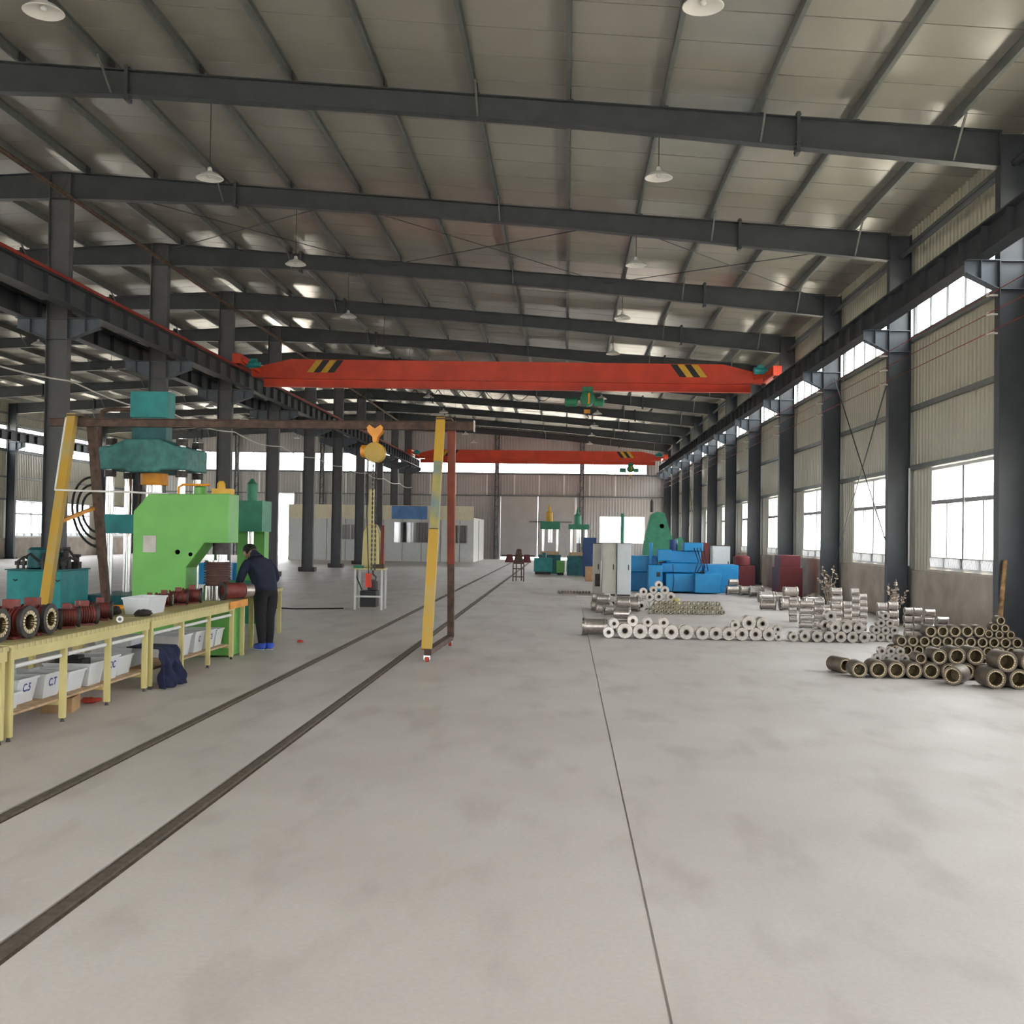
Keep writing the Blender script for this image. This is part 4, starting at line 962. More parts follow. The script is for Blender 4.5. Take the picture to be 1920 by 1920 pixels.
def slant_press():
    t = thing('inclined_press', 'dark green inclined press rising behind the blue machine', 'press', (3.6, 44, 0))
    MB().prism([(-.6, 0), (.7, 0), (.7, .9), (.58, 1.5), (.22, 2.66), (-.06, 2.72), (-.32, 2.58), (-.55, 1.5), (-.6, .9)], 'Y', -.35, .35).build('frame', M['greend'], t)
    MB().lathe([(.09, -.03), (.09, 0)], 14, Matrix.Translation((.12, -.35, 2.15)) @ Matrix.Rotation(PI / 2, 4, 'X')).build('port', M['black'], t)
    MB().prism([(.55, .0), (1.1, 0), (1.1, 1.25), (.9, 1.75), (.6, 1.6)], 'Y', -.3, .3).build('side_guard', M['greend'], t)
    MB().lathe([(.06, 2.7), (.06, 3.1), (.02, 3.2)], 10, Matrix.Translation((-.25, 0, 0))).build('rod', M['iron'], t, smooth=40)
slant_press()
def pillar_drill(x, y, h, label):
    t = thing('pillar_machine', label, 'machine', (x, y, 0))
    MB().box(-.35, .35, -.35, .35, 0, .5).build('base', M['greend'], t)
    MB().lathe([(.07, .5), (.07, h)], 14).build('pillar', M['greend'], t, smooth=40)
    MB().lathe([(.22, .9), (.25, .95), (.25, 1.2), (.2, 1.24)], 16).build('arm_hub', M['greend'], t, smooth=40)
pillar_drill(2.2, 43.8, 2.62, 'thin dark green pillar machine beside the blue machine')
tag(MB().box(3.55, 5.75, 45.2, 45.9, 0, 1.52).box(3.7, 5.6, 45.1, 45.2, .2, 1.3).build('red_cabinet', M['redm']), 'long dark red machine housing behind the blue machine', 'machine')
t_ = cabinet(5.8, 42, .66, 1.42, .6, 'cabinetw', 'white control cabinet between the blue machine and the wall column')
t_ = thing('red_machine', 'dark red machine with round top beside the white control cabinet', 'machine', (6.35, 40.2, 0))
MB().box(-.4, .32, -.5, .5, 0, .75).build('base', M['redm'], t_); MB().lathe([(.2, 0), (.3, .02), (.3, .3), (.2, .36)], 20, Matrix.Translation((-.08, 0, .75))).build('drum', M['redm'], t_, smooth=40)
t_ = thing('red_machine', 'dark red boxy machine by the wall between two columns behind bright drums', 'machine', (6.5, 33.0, 0))
MB().box(-.35, .3, -.6, .6, 0, .9).build('base', M['redm'], t_); MB().box(-.3, .25, -.5, .5, .9, 1.25).build('hood', M['redm'], t_)
def far_press(x, y, label, cyl='yellow', hh=.35):
    t = thing('column_press', label, 'press', (x, y, 0))
    MB().box(-.5, .5, -.4, .5, 0, .85).build('base', M['teald'], t)
    MB().box(-.42, .42, -.35, .35, .85, 1.0).build('bed_plate', M['wood'], t)
    for sx in (-.32, .32):
        for sy in (-.25, .25): MB().tube([(sx, sy, 1.0), (sx, sy, 2.0)], .05, 10).build('column', M['chrome'], t, smooth=40)
    MB().box(-.45, .45, -.35, .35, 2.0, 2.0 + hh).build('crosshead', M['greend'], t)
    MB().lathe([(.16, 2.35), (.16, 2.75), (.08, 2.8), (.03, 3.1)], 14, Matrix.Translation((-.05, 0, hh - .35))).build('cylinder', M[cyl], t, smooth=40)
    MB().lathe([(.1, 1.4), (.1, 2.0)], 12).build('ram', M['chrome'], t, smooth=40)
    MB().tube([(.45, -.3, 2.2), (.7, -.3, 1.6), (.8, -.3, .7), (.75, -.3, .1)], .02, 6).build('hose', M['sill'], t, smooth=40)
far_press(-.72, 50.6, 'green and teal column press with yellow cylinder beside the stepped stand')
far_press(.55, 48.9, 'dark green column press standing next to the one with yellow cylinder', 'greend', .22)
t_ = thing('hydraulic_tank', 'small teal hydraulic tank at the foot of the far column press', 'tank', (-.95, 49.4, 0))
MB().box(-.45, .35, -.3, .3, .12, .72).build('tank_body', M['teal'], t_); MB().box(-.4, .3, -.25, .25, 0, .12).build('plinth', M['iron'], t_); MB().lathe([(.1, .72), (.1, .95)], 12).build('pump', M['teald'], t_, smooth=40)
t_ = thing('green_pump', 'bright green pump box in front of the far column presses', 'pump', (-.22, 49.0, 0))
MB().box(-.18, .18, -.2, .2, .1, .62).build('pump_body', M['green'], t_); MB().box(-.14, .14, -.15, .15, 0, .1).build('foot', M['iron'], t_)
t_ = thing('blue_cabinet', 'dark blue cabinet standing behind the brown carton down the hall', 'cabinet', (1.0, 47.5, 0))
MB().box(-.28, .28, -.25, .3, .04, 1.65).build('cabinet_body', M['blued'], t_); MB().box(-.25, .25, -.27, -.25, .1, 1.6).build('door', M['blued'], t_); MB().box(-.24, .24, -.2, .26, 0, .04).build('base', M['iron'], t_)
carton(.95, 42.6, 0, .40, .4, .56, 'tall brown cardboard box beside the narrow beige cabinet')
def step_stand():
    t = thing('step_stand', 'rusty stepped stand with sloping plate beside the far end of the rails', 'stand', (-1.76, 41.5, 0))
    MB().add([(-.20, -.1, .66), (.22, -.1, .66), (.07, .25, 1.2), (-.07, .25, 1.2), (-.20, -.07, .64), (.22, -.07, .64), (.07, .28, 1.18), (-.07, .28, 1.18)], [(0, 1, 2, 3), (7, 6, 5, 4), (0, 4, 5, 1), (1, 5, 6, 2), (2, 6, 7, 3), (3, 7, 4, 0)]).build('sloping_plate', M['brownsteel'], t)
    for sx in (-.19, .21):
        MB().beam((sx, -.14, 0), (sx, -.09, .66), .04, .04).build('leg', M['brownsteel'], t); MB().beam((sx * .5, .4, 0), (sx * .4, .27, 1.17), .04, .04).build('leg', M['brownsteel'], t)
    for z in (.17, .47): MB().box(-.19, .21, -.15, -.10, z - .02, z + .02).build('step', M['brownsteel'], t)
step_stand()
for x, lb in ((-3.50, 'dark red wheel chock where the floor rail nearer the bench ends'), (-2.42, 'dark red wheel chock beside the stepped stand at the rail end')):
    t_ = thing('wheel_chock', lb, 'chock', (x, 69.5, 0)); MB().prism([(-.28, 0), (.28, 0), (.16, .5), (-.16, .5)], 'Y', -.2, .2).build('chock_body', M['redm'], t_); MB().box(-.5, .5, -.06, .06, .38, .46).build('bar', M['iron'], t_)
tag(MB().box(.30, 1.35, 31.4, 31.6, 0, .05).build('white_bar', M['sill']), 'pale straight bar lying on the floor before the cabinets', 'bar')
sm = [('core', MB().lathe([(.035, -.05), (.035, .05)], 12, RY).mesh('core', M['iron'], 40)), ('rim', MB().lathe([(.042, -.055), (.042, -.035)], 12, RY).mesh('rim', M['shell'], 40))]
for k in range(11): proto_place(sm, 'small_shaft', 'small dark shaft in the neat row on the aisle floor', 'shaft', (-.19 + .09 * k, 33.4, .042), (0, 0, PI / 2), 'row of small shafts on the floor')
# blue board on the far side wall
t_ = thing('blue_notice_board', 'blue board standing against the far side wall', 'board', (XWL + .34, 56.2, 0))
MB().box(-.04, .04, -1.2, 1.2, 1.3, 4.6).build('board', M['blued'], t_)
for y in (-1.1, 1.1): MB().box(-.05, .05, y - .05, y + .05, 0, 1.3).build('post', M['steel'], t_)

# ------------------------------------------------------------------ rotors, drums and stator shells on the floor (local axis +X, unit radius scale)
def rotor_parts(R, L, core='lamin', ring='alu'):
    body = MB().lathe([(R * .35, -L * .4), (R * .90, -L * .4), (R * .90, L * .4), (R * .35, L * .4)], 20, RY, (False, False)).mesh('core', M[core], 40)
    rg = MB().lathe([(R * .40, 0), (R * .97, 0), (R, L * .02), (R, L * .08), (R * .97, L * .1), (R * .40, L * .1), (R * .40, 0)], 20, RY, (False, False))
    tr = MB(); tooth_ring(tr, L * .1, L * .15, R * .60, R * .98, 14, .30); tr = tr.mesh('ring_segments', M[ring])
    rg = rg.mesh('end_ring', M['lamin'], 40)
    ds = MB().lathe([(R * .03, 0), (R * .30, 0), (R * .30, L * .04), (R * .03, L * .04), (R * .03, 0)], 14, RY, (False, False)).mesh('bore_dark_disc', M['iron'])  # dark disc added to darken the inside of the bore
    hub = MB().lathe([(R * .29, -L * .36), (R * .42, -L * .36), (R * .42, L * .50), (R * .29, L * .50), (R * .29, -L * .36)], 16, RY, (False, False)).mesh('bore_sleeve', M['shell'], 40)
    return [('core', body), ('end_ring', rg, (L * .4, 0, 0), (0, 0, 0), [('ring_segments', tr)]), ('end_ring', rg, (-L * .4, 0, 0), (0, 0, PI), [('ring_segments', tr)]), ('bore_sleeve', hub), ('bore_dark_disc', ds)]
def shell_parts(R, L):
    sh = MB().lathe([(R * .80, -L / 2), (R * .97, -L / 2), (R, -L * .48), (R, L * .48), (R * .97, L / 2), (R * .80, L / 2), (R * .80, -L / 2)], 22, RY, (False, False)).mesh('shell', M['shell'], 40)
    lin = MB().lathe([(R * .66, -L * .44), (R * .80, -L * .44), (R * .80, L * .44), (R * .66, L * .44), (R * .66, -L * .44)], 22, RY, (False, False)).mesh('bore', M['boredark'], 40)
    wd = MB(); tooth_ring(wd, L * .44, L * .49, R * .67, R * .92, 20, .25); wd = wd.mesh('winding_end', M['coil'])
    dv = MB().lathe([(R * .05, -L * .1), (R * .66, -L * .1), (R * .66, -L * .06), (R * .05, -L * .06), (R * .05, -L * .1)], 16, RY, (False, False)).mesh('inner_dark_disc', M['boredark'], 40)  # dark disc added partway in to darken the hole
    return [('shell', sh), ('bore', lin), ('winding_end', wd), ('winding_end', wd, (0, 0, 0), (0, 0, PI)), ('inner_dark_disc', dv)]
RP = rotor_parts(.1, .26); RPL = rotor_parts(.1, .17); SP = shell_parts(.1, .32); SPW = shell_parts(.1, .26)
rn = random.Random(21)
FACE = -PI / 2                         # end face towards -Y
def put(parts, nm, label, cat, x, y, z, d, group, az=FACE, jit=.10):
    proto_place(parts, nm, label, cat, (x, y, z), (rn.uniform(0, 6), 0, az + rn.uniform(-jit, jit)) if False else (0, 0, az + rn.uniform(-jit, jit)), group, d / .2)
def row(items):
    # (x, d) circles side by side on the floor, pushed along only as far as they must be to touch
    out = []
    for x, d in items:
        r = d / 2
        if out: x = max(x, out[-1][0] + 2 * math.sqrt(r * out[-1][2]))
        out.append((x, r, r))
    return out
def rest(x, d, placed):
    # nearest place to x where a cylinder of diameter d lies in the hollow between two others, touching both
    r = d / 2; best = None
    for i in range(len(placed)):
        for j in range(len(placed)):
            if i == j: continue
            (x1, z1, r1), (x2, z2, r2) = placed[i], placed[j]
            dx, dz = x2 - x1, z2 - z1; L = math.hypot(dx, dz); a, b = r1 + r, r2 + r
            if L < 1e-6 or L > a + b: continue
            u = (a * a - b * b + L * L) / (2 * L); hh = a * a - u * u
            if hh < 0: continue
            hh = math.sqrt(hh)
            for sg in (-1, 1):
                cx, cz = x1 + u * dx / L - sg * hh * dz / L, z1 + u * dz / L + sg * hh * dx / L
                lo, hi = min(x1, x2), max(x1, x2)
                if not (lo - 1e-4 <= cx <= hi + 1e-4) or cz < max(r - 1e-4, min(z1, z2)): continue
                if any(math.hypot(cx - q[0], cz - q[1]) < r + q[2] - .0012 for q in placed): continue
                cost = abs(cx - x) + .3 * cz
                if best is None or cost < best[0]: best = (cost, cx, cz)
    placed.append((best[1], best[2], r)); return best[1], best[2]
front = [(.75, .189), (1.02, .262), (1.28, .251), (1.54, .251), (1.81, .241), (2.06, .247), (2.33, .22), (2.56, .22), (2.78, .22), (3.0, .22), (3.23, .22), (3.45, .22)]
LR = row(front + [(3.60, .13)])
for i, ((x, z, r), (_, d)) in enumerate(zip(LR, front)): put(RP, 'motor_rotor', 'silver rotor in the long single row, %s from the floor joint' % ORD[i], 'rotor', x, 19.22, z, d, 'long row of silver rotors', jit=.025)
for i, (x, d) in enumerate([(.885, .17), (1.165, .18), (1.40, .16), (1.66, .17), (2.885, .16), (3.115, .235), (3.347, .215), (3.53, .14)]):
    x, z = rest(x, d, LR); z -= .007; put(RP, 'motor_rotor', 'silver rotor on top of the long row, %s from the floor joint' % ORD[i], 'rotor', x, 19.22, z, d, 'rotors on top of the long row', jit=.025)
put(RP, 'motor_rotor', 'smallest silver rotor at the far end of the long row', 'rotor', LR[12][0], 19.22, .065, .13, None, jit=.02)
put(RP, 'motor_drum', 'big flanged silver drum lying sideways on the floor joint', 'drum', .52, 19.62, .15, .30, None, 0)
put(RP, 'motor_drum', 'upper of two flanged drums behind the sideways drum by the floor joint', 'drum', 1.02, 20.2, .338, .20, None, 0, .02); put(RP, 'motor_drum', 'lower of two flanged drums behind the sideways drum by the floor joint', 'drum', 1.02, 20.2, .12, .24, None, 0, .02)
# pyramid of pale rotors
R1 = [4.05, 4.25, 4.45, 4.65, 4.84, 5.04]
GP = 'pyramid of pale rotors'
PY = row([(3.86, .16)] + [(x, .188) for x in R1])
put(RP, 'motor_rotor', 'slightly smaller silver rotor at the open end of the rotor pyramid', 'rotor', PY[0][0], 19.18, PY[0][1], .16, None, jit=.02)
for i in range(6): put(RP, 'motor_rotor', 'pale rotor in the bottom row of the pyramid, %s from its open end' % ORD[i], 'rotor', PY[i + 1][0], 19.18, .094, .188, GP, jit=.02)
for i, x in enumerate((4.555, 4.745, 4.94)):
    x, z = rest(x, .188, PY); put(RP, 'motor_rotor', 'pale rotor in the second row of the pyramid, %s from its open end' % ORD[i], 'rotor', x, 19.18, z, .188, GP, jit=.02)
PB = row([(4.36, .19), (4.56, .19), (4.76, .19), (4.95, .19)])
PB2 = [(x, z) for x, z, r in PB] + [rest(x, .19, PB) for x in (4.46, 4.66, 4.86)]
PB2 = PB2[:4] + PB2[4:] + [rest(4.57, .19, PB)]
for x, z in PB2: put(RP, 'motor_rotor', 'pale silver rotor in the pile behind the rotor pyramid', 'rotor', x, 19.53, z, .19, 'rotors behind the pyramid', jit=.03)
TS = row([(5.24, .145), (5.39, .145), (5.55, .145), (5.70, .145)]); TP = [(x, z, 0) for x, z, r in TS]
for ri, xs in enumerate(((5.31, 5.47, 5.62), (5.39, 5.545), (5.47,))):
    for x in xs: TP.append((*rest(x, .145, TS), ri + 1))
for x, z, ri in TP: put(RP, 'motor_rotor', 'small pale rotor in the steep triangular stack, %s row from the floor' % ORD[ri], 'rotor', x, 19.45, z, .145, 'triangular stack of small rotors', jit=.015)
# side-lying drum stacks
def stack(x, y, n, d, ln, label, group, jit=.06):
    for k in range(n):
        t = thing('motor_drum', label + (', topmost' if k == n - 1 else ', lowest' if k == 0 else ', %s from the floor' % ORD[k]), 'drum', (x + rn.uniform(-.012, .012), y + rn.uniform(-.01, .01), d / 2 + k * d), (0, 0, rn.uniform(-jit, jit) * .4 + (PI if rn.random() < .5 else 0)), group, (ln / .287, d / .2, d / .2))
        for p in RP:
            c = ob(p[0], p[1], t, *(p[2:4] if len(p) > 2 else ()))
            for q in (p[4] if len(p) > 4 else ()): ob(q[0], q[1], c)
GS = 'sideways drum stacks'
stack(4.76, 23.6, 5, .105, .16, 'small grey drum in the lone stack standing apart', 'lone stack of small drums', .03)
stack(4.70, 22.0, 4, .135, .27, 'long silver drum in the short stack behind the pyramid', GS); stack(4.99, 22.3, 4, .14, .2, 'silver drum in the second short stack behind the pyramid', GS)
stack(5.12, 21.4, 6, .138, .20, 'silver drum in the tallest stack before the dried weeds', GS); stack(5.33, 21.4, 5, .115, .15, 'silver drum in the narrow stack beside the tallest one', GS)
stack(5.50, 21.5, 6, .135, .15, 'silver drum in the tall stack before the dried weeds', GS); stack(5.68, 21.6, 6, .118, .14, 'slim silver drum in the tall stack beside the dried weeds', GS)
stack(5.86, 21.0, 4, .145, .18, 'silver drum in the stack behind the triangular rotor stack', GS); stack(6.07, 21.0, 4, .150, .18, 'thicker silver drum in the stack behind the triangular rotors', GS)
stack(6.13, 20.3, 4, .135, .14, 'pale grey drum in the twin stack farther from the plinth', GS); stack(6.29, 20.3, 4, .135, .14, 'pale grey drum in the twin stack nearer the plinth', GS)
stack(6.47, 20.2, 4, .13, .17, 'silver drum in the stack next to the twin stacks', GS); stack(6.70, 20.2, 3, .13, .19, 'silver drum in the stack closest to the plinth', GS)
# drums farther along the plinth
for i, (x, y, d, az, z) in enumerate([(5.10, 34.3, .30, .2, 0), (5.46, 33.9, .30, .1, 0), (5.84, 34.5, .28, -.1, 0), (5.62, 33.2, .30, .1, 0), (5.45, 30.6, .30, .1, 0), (5.92, 30.9, .28, 0, 0), (4.93, 27.4, .26, -.3, 0), (5.42, 27.3, .34, .05, 0), (5.96, 27.2, .34, .05, 0), (6.2, 28.2, .30, .2, 0), (6.35, 26.4, .3, .1, 0), (5.9, 25.4, .28, .0, 0), (6.25, 24.8, .26, .1, 0), (5.10, 34.3, .2, .2, .286), (5.44, 27.3, .24, .05, .338)]):
    put(RP, 'motor_drum', 'bright aluminium drum lying scattered before the wall columns', 'drum', x, y, d / 2 + z, d, 'scattered aluminium drums by the columns', az, .02)
# dark wound shells
GD = 'dark stator shells on the floor'
SD = [(3.71, .205), (3.94, .222), (4.16, .222), (4.375, .213), (4.59, .213), (4.81, .213), (5.02, .213), (5.24, .213)]
SR = row(SD)
for i, ((x, z, r), (_, d)) in enumerate(zip(SR, SD)): put(SP, 'stator_shell', 'dark brown stator shell in the low row, %s from its open end' % ORD[i], 'stator shell', x, 14.40, z, d, 'low row of dark shells', jit=.025)
put(SP, 'stator_shell', 'dark stator shell turned askew at the open end of the low row', 'stator shell', 3.60, 14.85, .10, .20, None, FACE + .25)
for i, (x, d) in enumerate([(4.48, .15), (4.70, .197), (4.915, .222), (5.14, .222)]):
    x, z = rest(x, d, SR); put(SP, 'stator_shell', 'dark stator shell on top of the low row, %s from the little tarnished cores' % ORD[i], 'stator shell', x, 14.42, z, d, 'dark shells on top of the low row', jit=.025)
LB = row([(5.08, .242), (5.35, .242), (5.615, .242)])
for i, (x, z) in enumerate([(q[0], q[1]) for q in LB] + [rest(5.22, .242, LB), rest(5.48, .242, LB)]):
    put(SP, 'stator_shell', 'large dark stator shell among the widest ones, %s' % ('on the floor at the askew shell', 'middle one on the floor', 'on the floor toward the wall', 'on top at the askew shell', 'on top toward the wall')[i], 'stator shell', x, 13.62, z, .242, 'largest dark shells', jit=.02)
put(SP, 'stator_shell', 'large dark shell turned askew and propped beside the widest shells', 'stator shell', 4.775, 13.86, .115, .23, None, FACE - .6, .02)
LS = row([(4.12, .115), (4.24, .115), (4.36, .115), (4.48, .115), (4.60, .115)])
for x, z in [(q[0], q[1]) for q in LS] + [rest(x, .115, LS) for x in (4.18, 4.30, 4.42, 4.54)] + [rest(x, .115, LS) for x in (4.24, 4.36, 4.48)]:
    put(RPL, 'stator_ring', 'small tarnished ring core in the little stack behind the dark shells', 'ring', x, 15.2, z, .115, 'little stack of tarnished cores', jit=.04)
BK = row([(4.53 + .158 * k, .152) for k in range(13)])
for x, z in [(q[0], q[1]) for q in BK] + [rest(4.609 + .158 * k, .152, BK) for k in range(12)] + [rest(4.688 + .158 * k, .152, BK) for k in range(11)]:
    put(SPW, 'stator_shell', 'small dark stator shell in the back rows near the wall column', 'stator shell', x, 15.9, z, .152, 'back rows of small dark shells', jit=.02)
for x in (5.06, 5.24, 5.42, 5.59, 5.76):
    x, z = rest(x, .167, BK); put(SPW, 'stator_shell', 'dark stator shell on the top row behind the low row', 'stator shell', x, 15.9, z, .167, 'top row of dark shells', jit=.02)
for x in (5.90, 6.02, 6.14, 6.26, 6.38):
    x, z = rest(x, .118, BK); put(SPW, 'stator_shell', 'little dark shell on the top row beside the wooden pole', 'stator shell', x, 15.9, z, .118, 'little shells on the top row', jit=.02)
x, z = rest(6.12, .13, BK); put(SPW, 'stator_shell', 'single dark shell lying highest on the back rows by the wooden pole', 'stator shell', x, 15.9, z, .13, None, jit=.02)
# brassy rings in neat layers
ring = MB().lathe([(.032, -.03), (.05, -.03), (.052, -.02), (.052, .02), (.05, .03), (.032, .03), (.032, -.03)], 14, RY, (False, False)).mesh('bearing_ring', M['brass'], 40)
for r in range(3):
    for layer in range(3):
        for k in range(16 - layer):
            x = 1.95 + .107 * (k + .5 * layer); 
            tag(ob('bearing_ring', ring, None, (x, 25.35 + .09 * r, .052 + .092 * layer), (0, 0, FACE + rn.uniform(-.15, .15))), 'small brassy ring in the neat layered bed behind the long rotor row', 'ring', 'bed of small brassy rings')
# mixed rotors behind the long row
HP = []
HA = row([(1.62, .22), (1.88, .24), (2.13, .22), (2.38, .24), (2.63, .22)]); HP += [(q[0], 26.97, 2 * q[2], q[1], FACE) for q in HA]
for x, d in ((1.76, .20), (2.02, .2), (2.27, .22), (2.5, .22), (2.0, .18), (2.25, .2), (2.15, .18), (2.45, .18)): HP.append((rest(x, d, HA), 26.97, d, FACE))
HB = row([(.93, .2), (1.15, .22)]); HP += [(q[0], 27.25, 2 * q[2], q[1], FACE) for q in HB]; HP.append((rest(1.04, .18, HB), 27.25, .18, FACE))
HP = [(p[0][0], p[1], p[2], p[0][1], p[3]) if isinstance(p[0], tuple) else p for p in HP]
for x, y, d, zb_, az in [(1.35, 26.6, .22, 0, .1), (1.02, 26.34, .22, 0, FACE), (1.46, 25.88, .36, 0, .05), (1.78, 26.34, .24, 0, FACE), (1.0, 24.6, .22, 0, .3), (1.25, 24.2, .22, 0, .1), (1.25, 24.2, .2, .218, .1), (.70, 26.6, .2, 0, FACE), (.76, 25.98, .22, 0, .1), (.76, 25.98, .2, .218, .1), (1.0, 25.58, .22, 0, FACE), (.85, 25.2, .22, 0, .1), (.85, 25.2, .2, .218, .1)]: HP.append((x, y, d, zb_ + d / 2, az))
for x, y, d, z, az in HP: put(RP, 'motor_rotor', 'grey rotor in the mixed heap between the cabinets and the long rotor row', 'rotor', x, y, z, d, 'mixed heap of grey rotors', az, .02)
for x, y in ((1.02, 27.75), (2.62, 26.45)):
    tag(MB().lathe([(.085, 0), (.085, .28), (.06, .30)], 16).build('yellow_canister', M['pyellow'], None, (x, y, 0), smooth=40), 'yellowish canister standing in the mixed heap of grey rotors', 'canister', 'yellowish canisters')

# ------------------------------------------------------------------ pole, weeds, scrap by the plinth
def pole():
    pts = [(6.50, 17.15, .01), (6.622, 17.37, .48), (6.74, 17.58, .94), (6.87, 17.818, 1.44)]
    t = thing('wooden_pole', 'peeling brown wooden pole leaning against a wall column', 'pole', (0, 0, 0))
    MB().tube(pts, [.045, .04, .035, .035], 10).build('pole_body', M['pole'], t, smooth=40)
pole()
def weed(x, y, h, seed, label):
    r = random.Random(seed); t = thing('dried_weed', label, 'weed', (x, y, 0)); st = MB(); lf = MB()
    for k in range(9):
        a = r.uniform(0, 6.28); s = r.uniform(.05, .26); hh = h * r.uniform(.6, 1)
        top = Vector((s * math.cos(a), s * math.sin(a), hh)); mid = top * .5 + Vector((0, 0, .06))
        st.tube([(0, 0, 0), mid, top], [.009, .006, .003], 5)
        for j in range(14):
            u = r.uniform(.45, 1); c = mid.lerp(top, (u - .45) / .55); d = Vector((r.uniform(-1, 1), r.uniform(-1, 1), r.uniform(-.4, .8))).normalized() * .07
            sd = d.cross(Vector((r.uniform(-1, 1), r.uniform(-1, 1), r.uniform(-1, 1)))).normalized() * .022
            nn = d.cross(sd).normalized() * .003
            lf.add([c, c + d * .5 + sd, c + d, c + d * .5 - sd, c + d * .5 + nn, c + d * .5 - nn], [(0, 1, 4), (1, 2, 4), (2, 3, 4), (3, 0, 4), (1, 0, 5), (2, 1, 5), (3, 2, 5), (0, 3, 5)])
    st.build('stalks', M['grass'], t); o = lf.build('dry_leaves', M['dryleaf'], t); o['kind'] = 'stuff'
weed(6.55, 22.6, 1.0, 3, 'pale dried weed standing against the plinth behind the tall drum stacks')
weed(6.45, 27.6, 1.15, 4, 'dried weed with dark stems between two wall columns farther on')
for k, (x, y, s) in enumerate([(6.3, 28.9, .28), (6.6, 29.4, .22), (6.75, 21.6, .2), (6.6, 19.0, .2), (6.8, 18.6, .16)]):
    rag('scrap_heap', (x, y, 0), (s, s * .8, s * .6), 'shell', ('dark rusty scrap heap by the plinth below a window', 'small dark scrap lump at the plinth near a column', 'dark scrap behind the drum stack closest to the plinth', 'dark scrap lump at the plinth behind the small shells', 'small scrap lump at the foot of the wall column by the pole')[k], 'scrap', 30 + k)

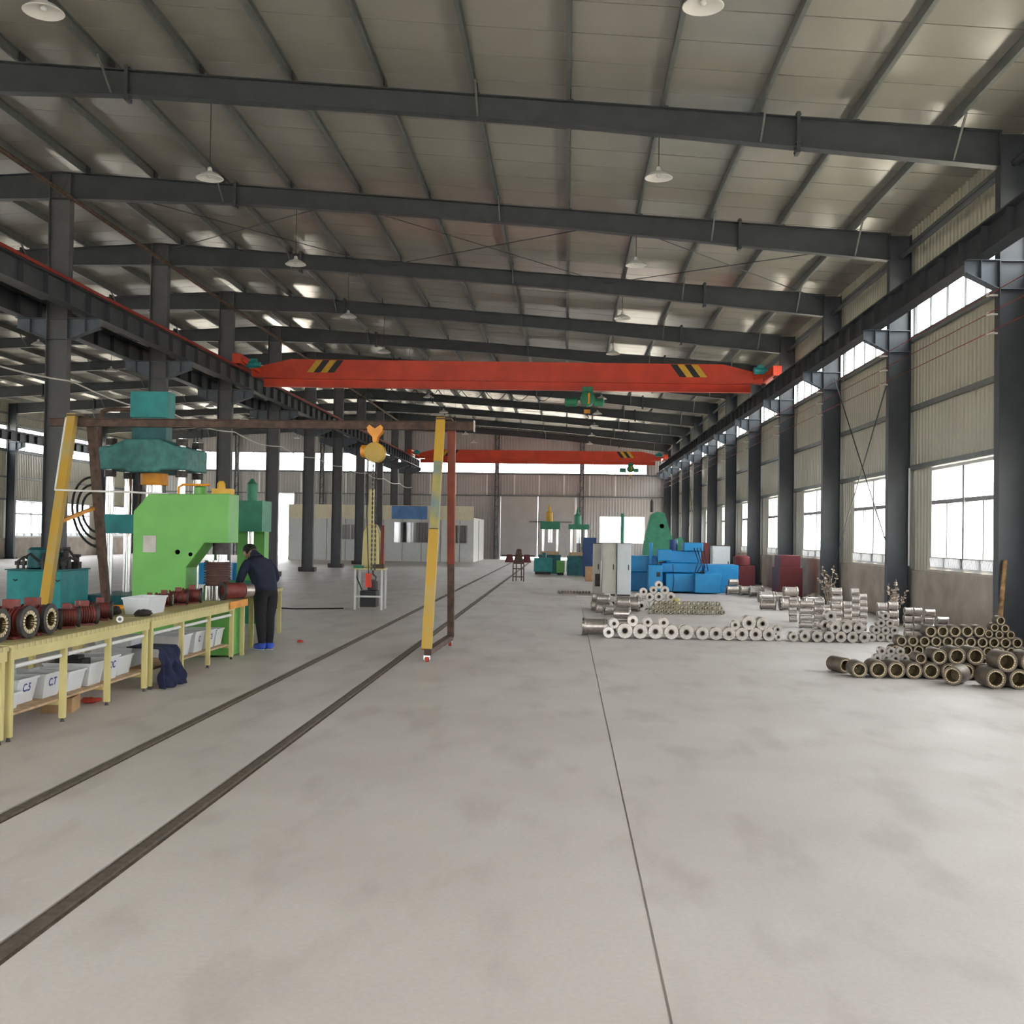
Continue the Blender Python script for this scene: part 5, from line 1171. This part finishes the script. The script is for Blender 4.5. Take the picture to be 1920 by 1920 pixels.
# ------------------------------------------------------------------ the worker
def worker(loc, rz):
    t = thing('person', 'person in navy jacket, black trousers and blue shoes bending over a narrow table', 'person', loc, (0, 0, rz))
    V = []; E = []; Rr = []
    def v(p, r, par=None):
        V.append(p); Rr.append(r if isinstance(r, tuple) else (r, r)); i = len(V) - 1
        if par is not None: E.append((par, i))
        return i
    pel = v((0, 0, .94), (.17, .13))
    wa = v((0, .06, 1.06), (.18, .14), pel); ch = v((0, .17, 1.21), (.20, .145), wa); uc = v((0, .27, 1.31), (.15, .11), ch)
    nk = v((0, .33, 1.395), .058, uc); hb = v((0, .39, 1.42), .075, nk); hd = v((0, .46, 1.43), (.082, .095), hb); ht = v((0, .53, 1.45), (.07, .08), hd)
    v((0, .50, 1.325), .038, hd)                                           # chin
    fing = [(-.034, .078), (-.012, .09), (.011, .086), (.033, .068)]
    for s in (-1, 1):
        sh = v((s * .17, .22, 1.29), .085, ch); e0 = v((s * .255, .20, 1.16), .075, sh); el = v((s * .31, .20, 1.02), .062, e0)
        f0 = v((s * .24, .36, .925), .05, el); wr = v((s * .17, .48, .855), .03, f0)
        d = Vector((-s * .45, .85, -.22)).normalized(); sd = Vector((.85 * 1, .45 * s, 0)).normalized()
        w = Vector((s * .17, .48, .855)); pa = v(tuple(w + d * .05), (.036, .020), wr); pb = v(tuple(w + d * .085), (.036, .018), pa)
        for o, ln in fing:
            b0 = w + d * .09 + sd * o; k1 = v(tuple(b0 + d * .012), .0095, pb); k2 = v(tuple(b0 + d * ln * .55 + Vector((0, 0, -.012))), .009, k1); v(tuple(b0 + d * ln * .85 + Vector((0, 0, -.038))), .008, k2)
        t0 = w + d * .04 - sd * s * .036; q = v(tuple(t0), .011, pa); q2 = v(tuple(t0 + d * .035 - sd * s * .022), .010, q); v(tuple(t0 + d * .06 - sd * s * .018 + Vector((0, 0, -.015))), .009, q2)
        hp = v((s * .09, -.01, .86), .118, pel); th = v((s * .085, .0, .68), .108, hp); kn = v((s * .072, .02, .48), .088, th); ca = v((s * .066, -.01, .30), .08, kn); an = v((s * .065, -.02, .09), .055, ca)
        v((s * .07, .08, .05), .036, an)
    me = bpy.data.meshes.new('body'); me.from_pydata(V, E, []); o = bpy.data.objects.new('body', me); COL.objects.link(o)
    sk = o.modifiers.new('skin', 'SKIN'); sk.use_smooth_shade = True
    for i, r in enumerate(Rr): me.skin_vertices[0].data[i].radius = r
    me.skin_vertices[0].data[0].use_root = True
    ss = o.modifiers.new('sub', 'SUBSURF'); ss.levels = 2; ss.render_levels = 2
    dg = bpy.context.evaluated_depsgraph_get(); dg.update()
    nm = bpy.data.meshes.new_from_object(o.evaluated_get(dg)); bpy.data.objects.remove(o)
    nm.name = 'body'; nm.materials.clear()
    for k in ('jacket', 'trouser', 'skin'): nm.materials.append(M[k])
    for p in nm.polygons:
        c = p.center; p.use_smooth = True
        if c.y > .335 and c.z > 1.25 and abs(c.x) < .13: p.material_index = 2
        elif c.y > .455 and c.z < 1.06: p.material_index = 2
        elif c.z < .885: p.material_index = 1
        else: p.material_index = 0
    body = ob('body', nm, t)
    hm = MB(); hm.ball((0, .455, 1.455), .098, .115, .092, 18, 10); hm.v = [(x, y, z) if z > 1.40 or y < .44 else (x, y, 1.40) for x, y, z in hm.v]
    hm.build('hair', M['hair'], t, smooth=80)
    for s in (-1, 1):
        MB().ball((s * .088, .45, 1.405), .014, .026, .034, 10, 6).build('ear', M['skin'], t, smooth=80)
        MB().ball((s * .032, .548, 1.385), .012, .012, .009, 8, 6).build('eye', M['white'], t, smooth=80)
    MB().ball((0, .565, 1.365), .014, .022, .016, 8, 6).build('nose', M['skin'], t, smooth=80)
    MB().ball((0, .545, 1.335), .024, .010, .006, 8, 6).build('mouth', M['oxide'], t, smooth=80)
    MB().lathe([(.158, -.03), (.166, -.01), (.160, .03)], 24, Matrix.Translation((0, .0, .90)) @ Matrix.Diagonal((1.05, .84, 1, 1)), (False, False)).build('jacket_hem', M['jacket'], t, smooth=60)
    for s in (-1, 1):
        up_ = MB().ball((s * .07, .045, .05), .052, .135, .055, 16, 8); up_.v = [(x, y, max(.018, z)) for x, y, z in up_.v]
        sh = up_.lathe([(.058, .045), (.062, .11)], 14, Matrix.Translation((s * .066, -.025, 0)), (False, False)).build('shoe', M['shoe'], t, smooth=60)
        so = MB().ball((s * .07, .045, .012), .055, .142, .02, 16, 6); so.v = [(x, y, min(.022, max(0, z))) for x, y, z in so.v]; so.build('sole', M['sole'], sh, smooth=60)
    return t
worker((-4.36, 16.08, 0), rad(48))
tag_tube('wall_conduit', [(XR + .20, FY(4) - .14, 1.2), (XR + .20, FY(4) - .14, 3.25)], .018, M['white'], 'thin white conduit pipe up the wall column beside the wide window', 'conduit')
